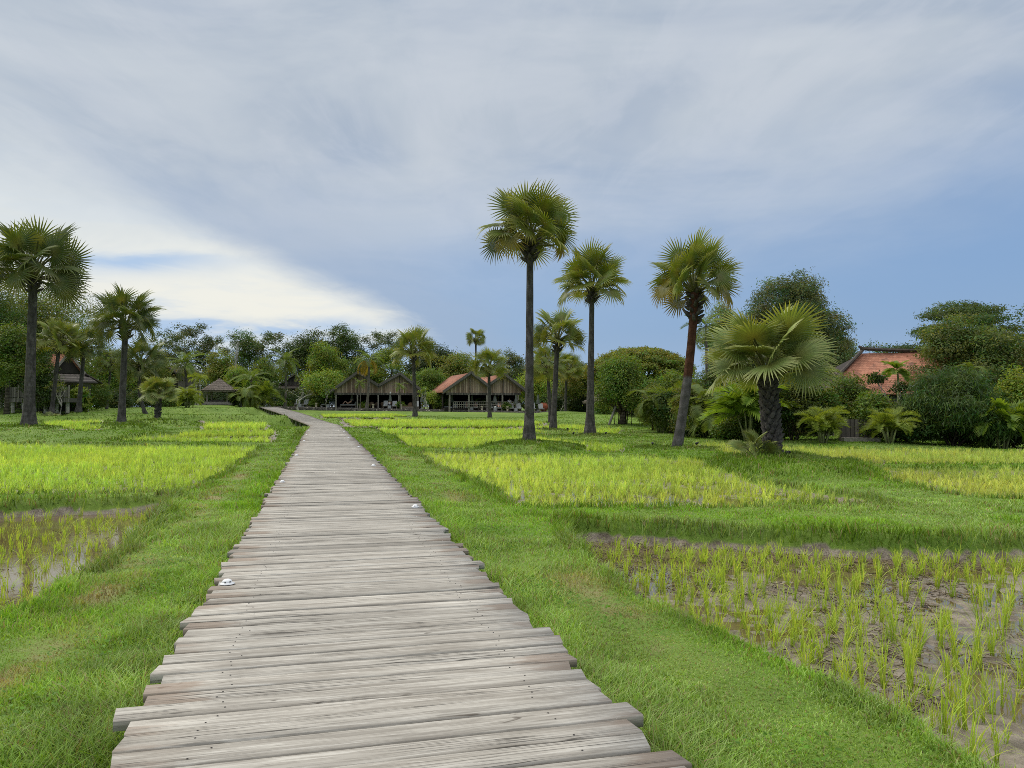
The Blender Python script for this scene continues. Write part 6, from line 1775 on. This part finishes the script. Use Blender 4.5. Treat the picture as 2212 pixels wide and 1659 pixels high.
rattan_chair(838.5, 2.62, 'rattan chair carrying the seated person in the pale shirt', -.35)
tw = MB(); tw.box((0, 0, .05), (.30, .34, .10)).box((0, .02, .13), (.24, .26, .06), .3)
o = tw.build('towel', M['towel']); o.location = on_terrace(1075, .95) + Vector((0, 0, .445)); tag(o, 'folded white towel on the side table by the fuller umbrella', 'towel')

# ------------------------------------------------------------------ spotlights on stakes under the palms
sp = MB(); sp.tube([(0, 0, -.15), (0, 0, .12)], .014, 6); stake = sp.mesh('stake', M['black'])
sp = MB(); sp.tube([(0, -.07, .13), (0, .05, .17)], [.055, .05], 10); sp.tube([(0, .05, .17), (0, .08, .18)], [.03, .02], 8); head = sp.mesh('lamp_head', M['black'], True)
for i, (x, y, D, lab) in enumerate(((1702,1000,22.0,'black garden spotlight on the mound right of the short stout palm'), (1506,966,33.4,'black garden spotlight right of the leaning palm\'s foot'), (1410,968,33.4,'black garden spotlight left of the leaning palm\'s foot'),
        (1165.5,929,52,'black garden spotlight left of the palm between the two tallest'), (1226,929,52,'black garden spotlight right of the palm between the two tallest'), (1239,941,45,'black garden spotlight left of the second tallest palm\'s foot'), (1309,940,45,'black garden spotlight right of the second tallest palm\'s foot'))):
    b = at(x, y, D); r = thing('garden_spotlight', lab, 'spotlight', (b.x, b.y, gz(b.x, b.y)), i * 1.1 - 2, 'spotlights under the palms')
    link('stake', stake, r); link('lamp_head', head, r)
# ------------------------------------------------------------------ sky, sun, camera
SUN_AZ, SUN_EL = radians(-58), radians(38)      # azimuth from +Y towards +X

def build_world():
    w = bpy.data.worlds.new('World'); SC.world = w; w.use_nodes = True
    nt = w.node_tree; nt.nodes.clear(); t = NT(nt)
    d = t.n('ShaderNodeTexCoord').outputs['Generated']
    s = t.n('ShaderNodeSeparateXYZ', i_0=d)
    z = t.math('MAXIMUM', s.outputs[2], 0.012)
    qx = t.math('DIVIDE', s.outputs[0], z); qy = t.math('DIVIDE', s.outputs[1], z)
    q = t.n('ShaderNodeCombineXYZ', i_0=qx, i_1=qy).outputs[0]
    sky = t.n('ShaderNodeTexSky', sky_type='NISHITA', sun_disc=False, sun_elevation=SUN_EL, sun_rotation=SUN_AZ, altitude=10, air_density=1.2, dust_density=1.5, ozone_density=2.0).outputs[0]
    # the cloud deck: seen in perspective, its near edge runs away from the viewer on the left
    n1 = t.noise(t.mapv(q, (0.55, 0.28, 1)), 1.0, 5, 0.55, 0.4)
    n2 = t.noise(t.mapv(q, (1.5, 0.35, 1), (4, 2, 0)), 1.0, 5, 0.55, 0.5)
    nd = t.noise(t.mapv(d, (2.2, 2.2, 7.0)), 1.0, 5, 0.55, 0.6)
    nlow = t.noise(t.mapv(d, (5.0, 5.0, 30.0), (1, 3, 2)), 1.0, 5, 0.6, 0.5)
    el = s.outputs[2]
    edge = t.math('ADD', t.math('ADD', qx, 0.06), t.math('MULTIPLY', t.math('SUBTRACT', n1, 0.5), 0.5))
    edge = t.math('SUBTRACT', edge, t.math('MULTIPLY', t.ramp(qy, 4.0, 9.0), 0.55))
    vv = t.math('DIVIDE', s.outputs[2], t.math('MAXIMUM', s.outputs[1], 0.05))
    nfe = t.noise(t.mapv(q, (2.2, 0.7, 1), (2, 7, 0)), 1.0, 6, 0.65, 0.5)
    edge = t.math('ADD', edge, t.math('MULTIPLY', t.math('SUBTRACT', nfe, 0.5), 0.45))
    deck = t.n('ShaderNodeMix', i_0=t.ramp(vv, 0.16, 0.38), i_2=t.ramp(edge, -2.10, -1.40), i_3=t.ramp(edge, -2.9, -0.9)).outputs[0]
    lit = t.ramp(edge, -1.5, -2.3)
    # height tint of the deck: clear blue low on the right, lavender grey overhead
    hz = t.math('ADD', el, t.math('MULTIPLY', t.math('SUBTRACT', nd, 0.5), 0.16))
    hz = t.math('SUBTRACT', hz, t.math('MULTIPLY', s.outputs[0], 0.10))
    hz = t.ramp(hz, 0.06, 0.36)
    low = t.mix(0.30, (0.235, 0.40, 0.70, 1), sky)
    low = t.mix(t.ramp(el, 0.10, 0.0), low, (0.36, 0.51, 0.72, 1))
    grey = t.mix(t.ramp(nd, 0.36, 0.66), (0.435, 0.505, 0.60, 1), (0.56, 0.615, 0.68, 1))
    grey = t.mix(t.math('MULTIPLY', t.ramp(n2, 0.5, 0.7), 0.35), grey, (0.40, 0.475, 0.59, 1))
    grey = t.mix(t.math('MULTIPLY', t.ramp(nd, 0.50, 0.36), 0.3), grey, (0.34, 0.425, 0.56, 1))
    nf = t.noise(t.mapv(q, (3.2, 1.1, 1), (9, 1, 0)), 1.0, 6, 0.62, 0.6)
    grey = t.mix(t.math('MULTIPLY', t.ramp(nf, 0.42, 0.62), 0.28), grey, (0.62, 0.66, 0.73, 1))
    under = t.mix(hz, low, grey)
    rim = t.math('MULTIPLY', t.math('MULTIPLY', t.ramp(edge, -0.2, -1.35), t.ramp(vv, 0.42, 0.2)), 0.4)
    under = t.mix(rim, under, (0.37, 0.45, 0.58, 1))
    # bright open part on the left, with blue gaps near the horizon
    yy = t.math('MAXIMUM', s.outputs[1], 0.05)
    u = t.math('DIVIDE', s.outputs[0], yy); v = t.math('DIVIDE', s.outputs[2], yy)
    wob = t.math('MULTIPLY', t.math('SUBTRACT', nlow, 0.5), 0.06)
    g1 = t.math('POWER', t.math('DIVIDE', t.math('ADD', u, 0.50), 0.12), 2.0)
    g2 = t.math('POWER', t.math('DIVIDE', t.math('ADD', t.math('SUBTRACT', v, 0.192), wob), 0.016), 2.0)
    gap = t.math('EXPONENT', t.math('MULTIPLY', t.math('ADD', g1, g2), -1.0))
    lowb = t.math('ADD', v, wob)
    lowb = t.ramp(t.math('ADD', lowb, t.math('MULTIPLY', t.math('ADD', u, 0.35), 0.09)), 0.132, 0.098)
    streak = t.ramp(nlow, 0.60, 0.44)
    gap = t.math('MAXIMUM', gap, t.math('MULTIPLY', lowb, t.math('ADD', t.math('MULTIPLY', streak, 0.6), 0.4)))
    cream = t.mix(t.ramp(v, 0.30, 0.12), (0.80, 0.84, 0.84, 1), (0.88, 0.875, 0.80, 1))
    cream = t.mix(t.math('MULTIPLY', t.ramp(nd, 0.60, 0.42), 0.45), cream, (0.62, 0.68, 0.72, 1))
    cream = t.mix(t.math('MULTIPLY', t.ramp(nlow, 0.55, 0.4), 0.25), cream, (0.66, 0.74, 0.82, 1))
    bright = t.mix(t.math('MULTIPLY', gap, 0.85), cream, (0.38, 0.55, 0.80, 1))
    c = t.mix(deck, bright, under)
    # an overcast sky is brightest overhead, well above the picture
    up = t.ramp(el, 0.50, 0.95)
    c = t.mix(t.math('MULTIPLY', up, 0.85), c, (2.1, 2.05, 1.95, 1))
    bg = t.n('ShaderNodeBackground', i_1=1.0); t.l(c, bg.inputs[0])
    o = t.n('ShaderNodeOutputWorld'); t.l(bg.outputs[0], o.inputs[0])
    # the Nishita node feeds the clear-sky tint above at its own low strength
    mul = t.mix(1.0, sky, (0.10, 0.10, 0.10, 1), 'MULTIPLY')
    for l in list(nt.links):
        if l.from_socket == sky and l.to_node != mul.node: nt.links.new(mul, l.to_socket)
build_world()

sun = bpy.data.lights.new('sun', 'SUN'); sun.energy = 1.5; sun.angle = radians(16); sun.color = (1.0, 0.95, 0.86)
so = link('sun', sun)
sd = Vector((sin(SUN_AZ) * cos(SUN_EL), cos(SUN_AZ) * cos(SUN_EL), sin(SUN_EL)))
so.rotation_euler = sd.to_track_quat('Z', 'Y').to_euler(); so.location = (-30, 20, 40)

cam = bpy.data.cameras.new('camera'); cam.sensor_width = 36.0; cam.lens = 36.0 * F / 2212.0
cam.clip_start = 0.1; cam.clip_end = 6000
co = link('camera', cam); co.location = (0, 0, EYE); co.rotation_euler = (pi / 2 + PITCH, 0, 0)
SC.camera = co

vs = SC.view_settings
vs.view_transform = 'Standard'; vs.look = 'None'; vs.exposure = 0.0; vs.gamma = 1.0; vs.use_curve_mapping = False
SC.display_settings.display_device = 'sRGB'
cy = SC.cycles
cy.max_bounces = 6; cy.diffuse_bounces = 3; cy.glossy_bounces = 2; cy.transmission_bounces = 3; cy.transparent_max_bounces = 4
cy.use_denoising = False
cy.use_adaptive_sampling = False
cy.sample_clamp_indirect = 3.0
cy.filter_width = 0.9
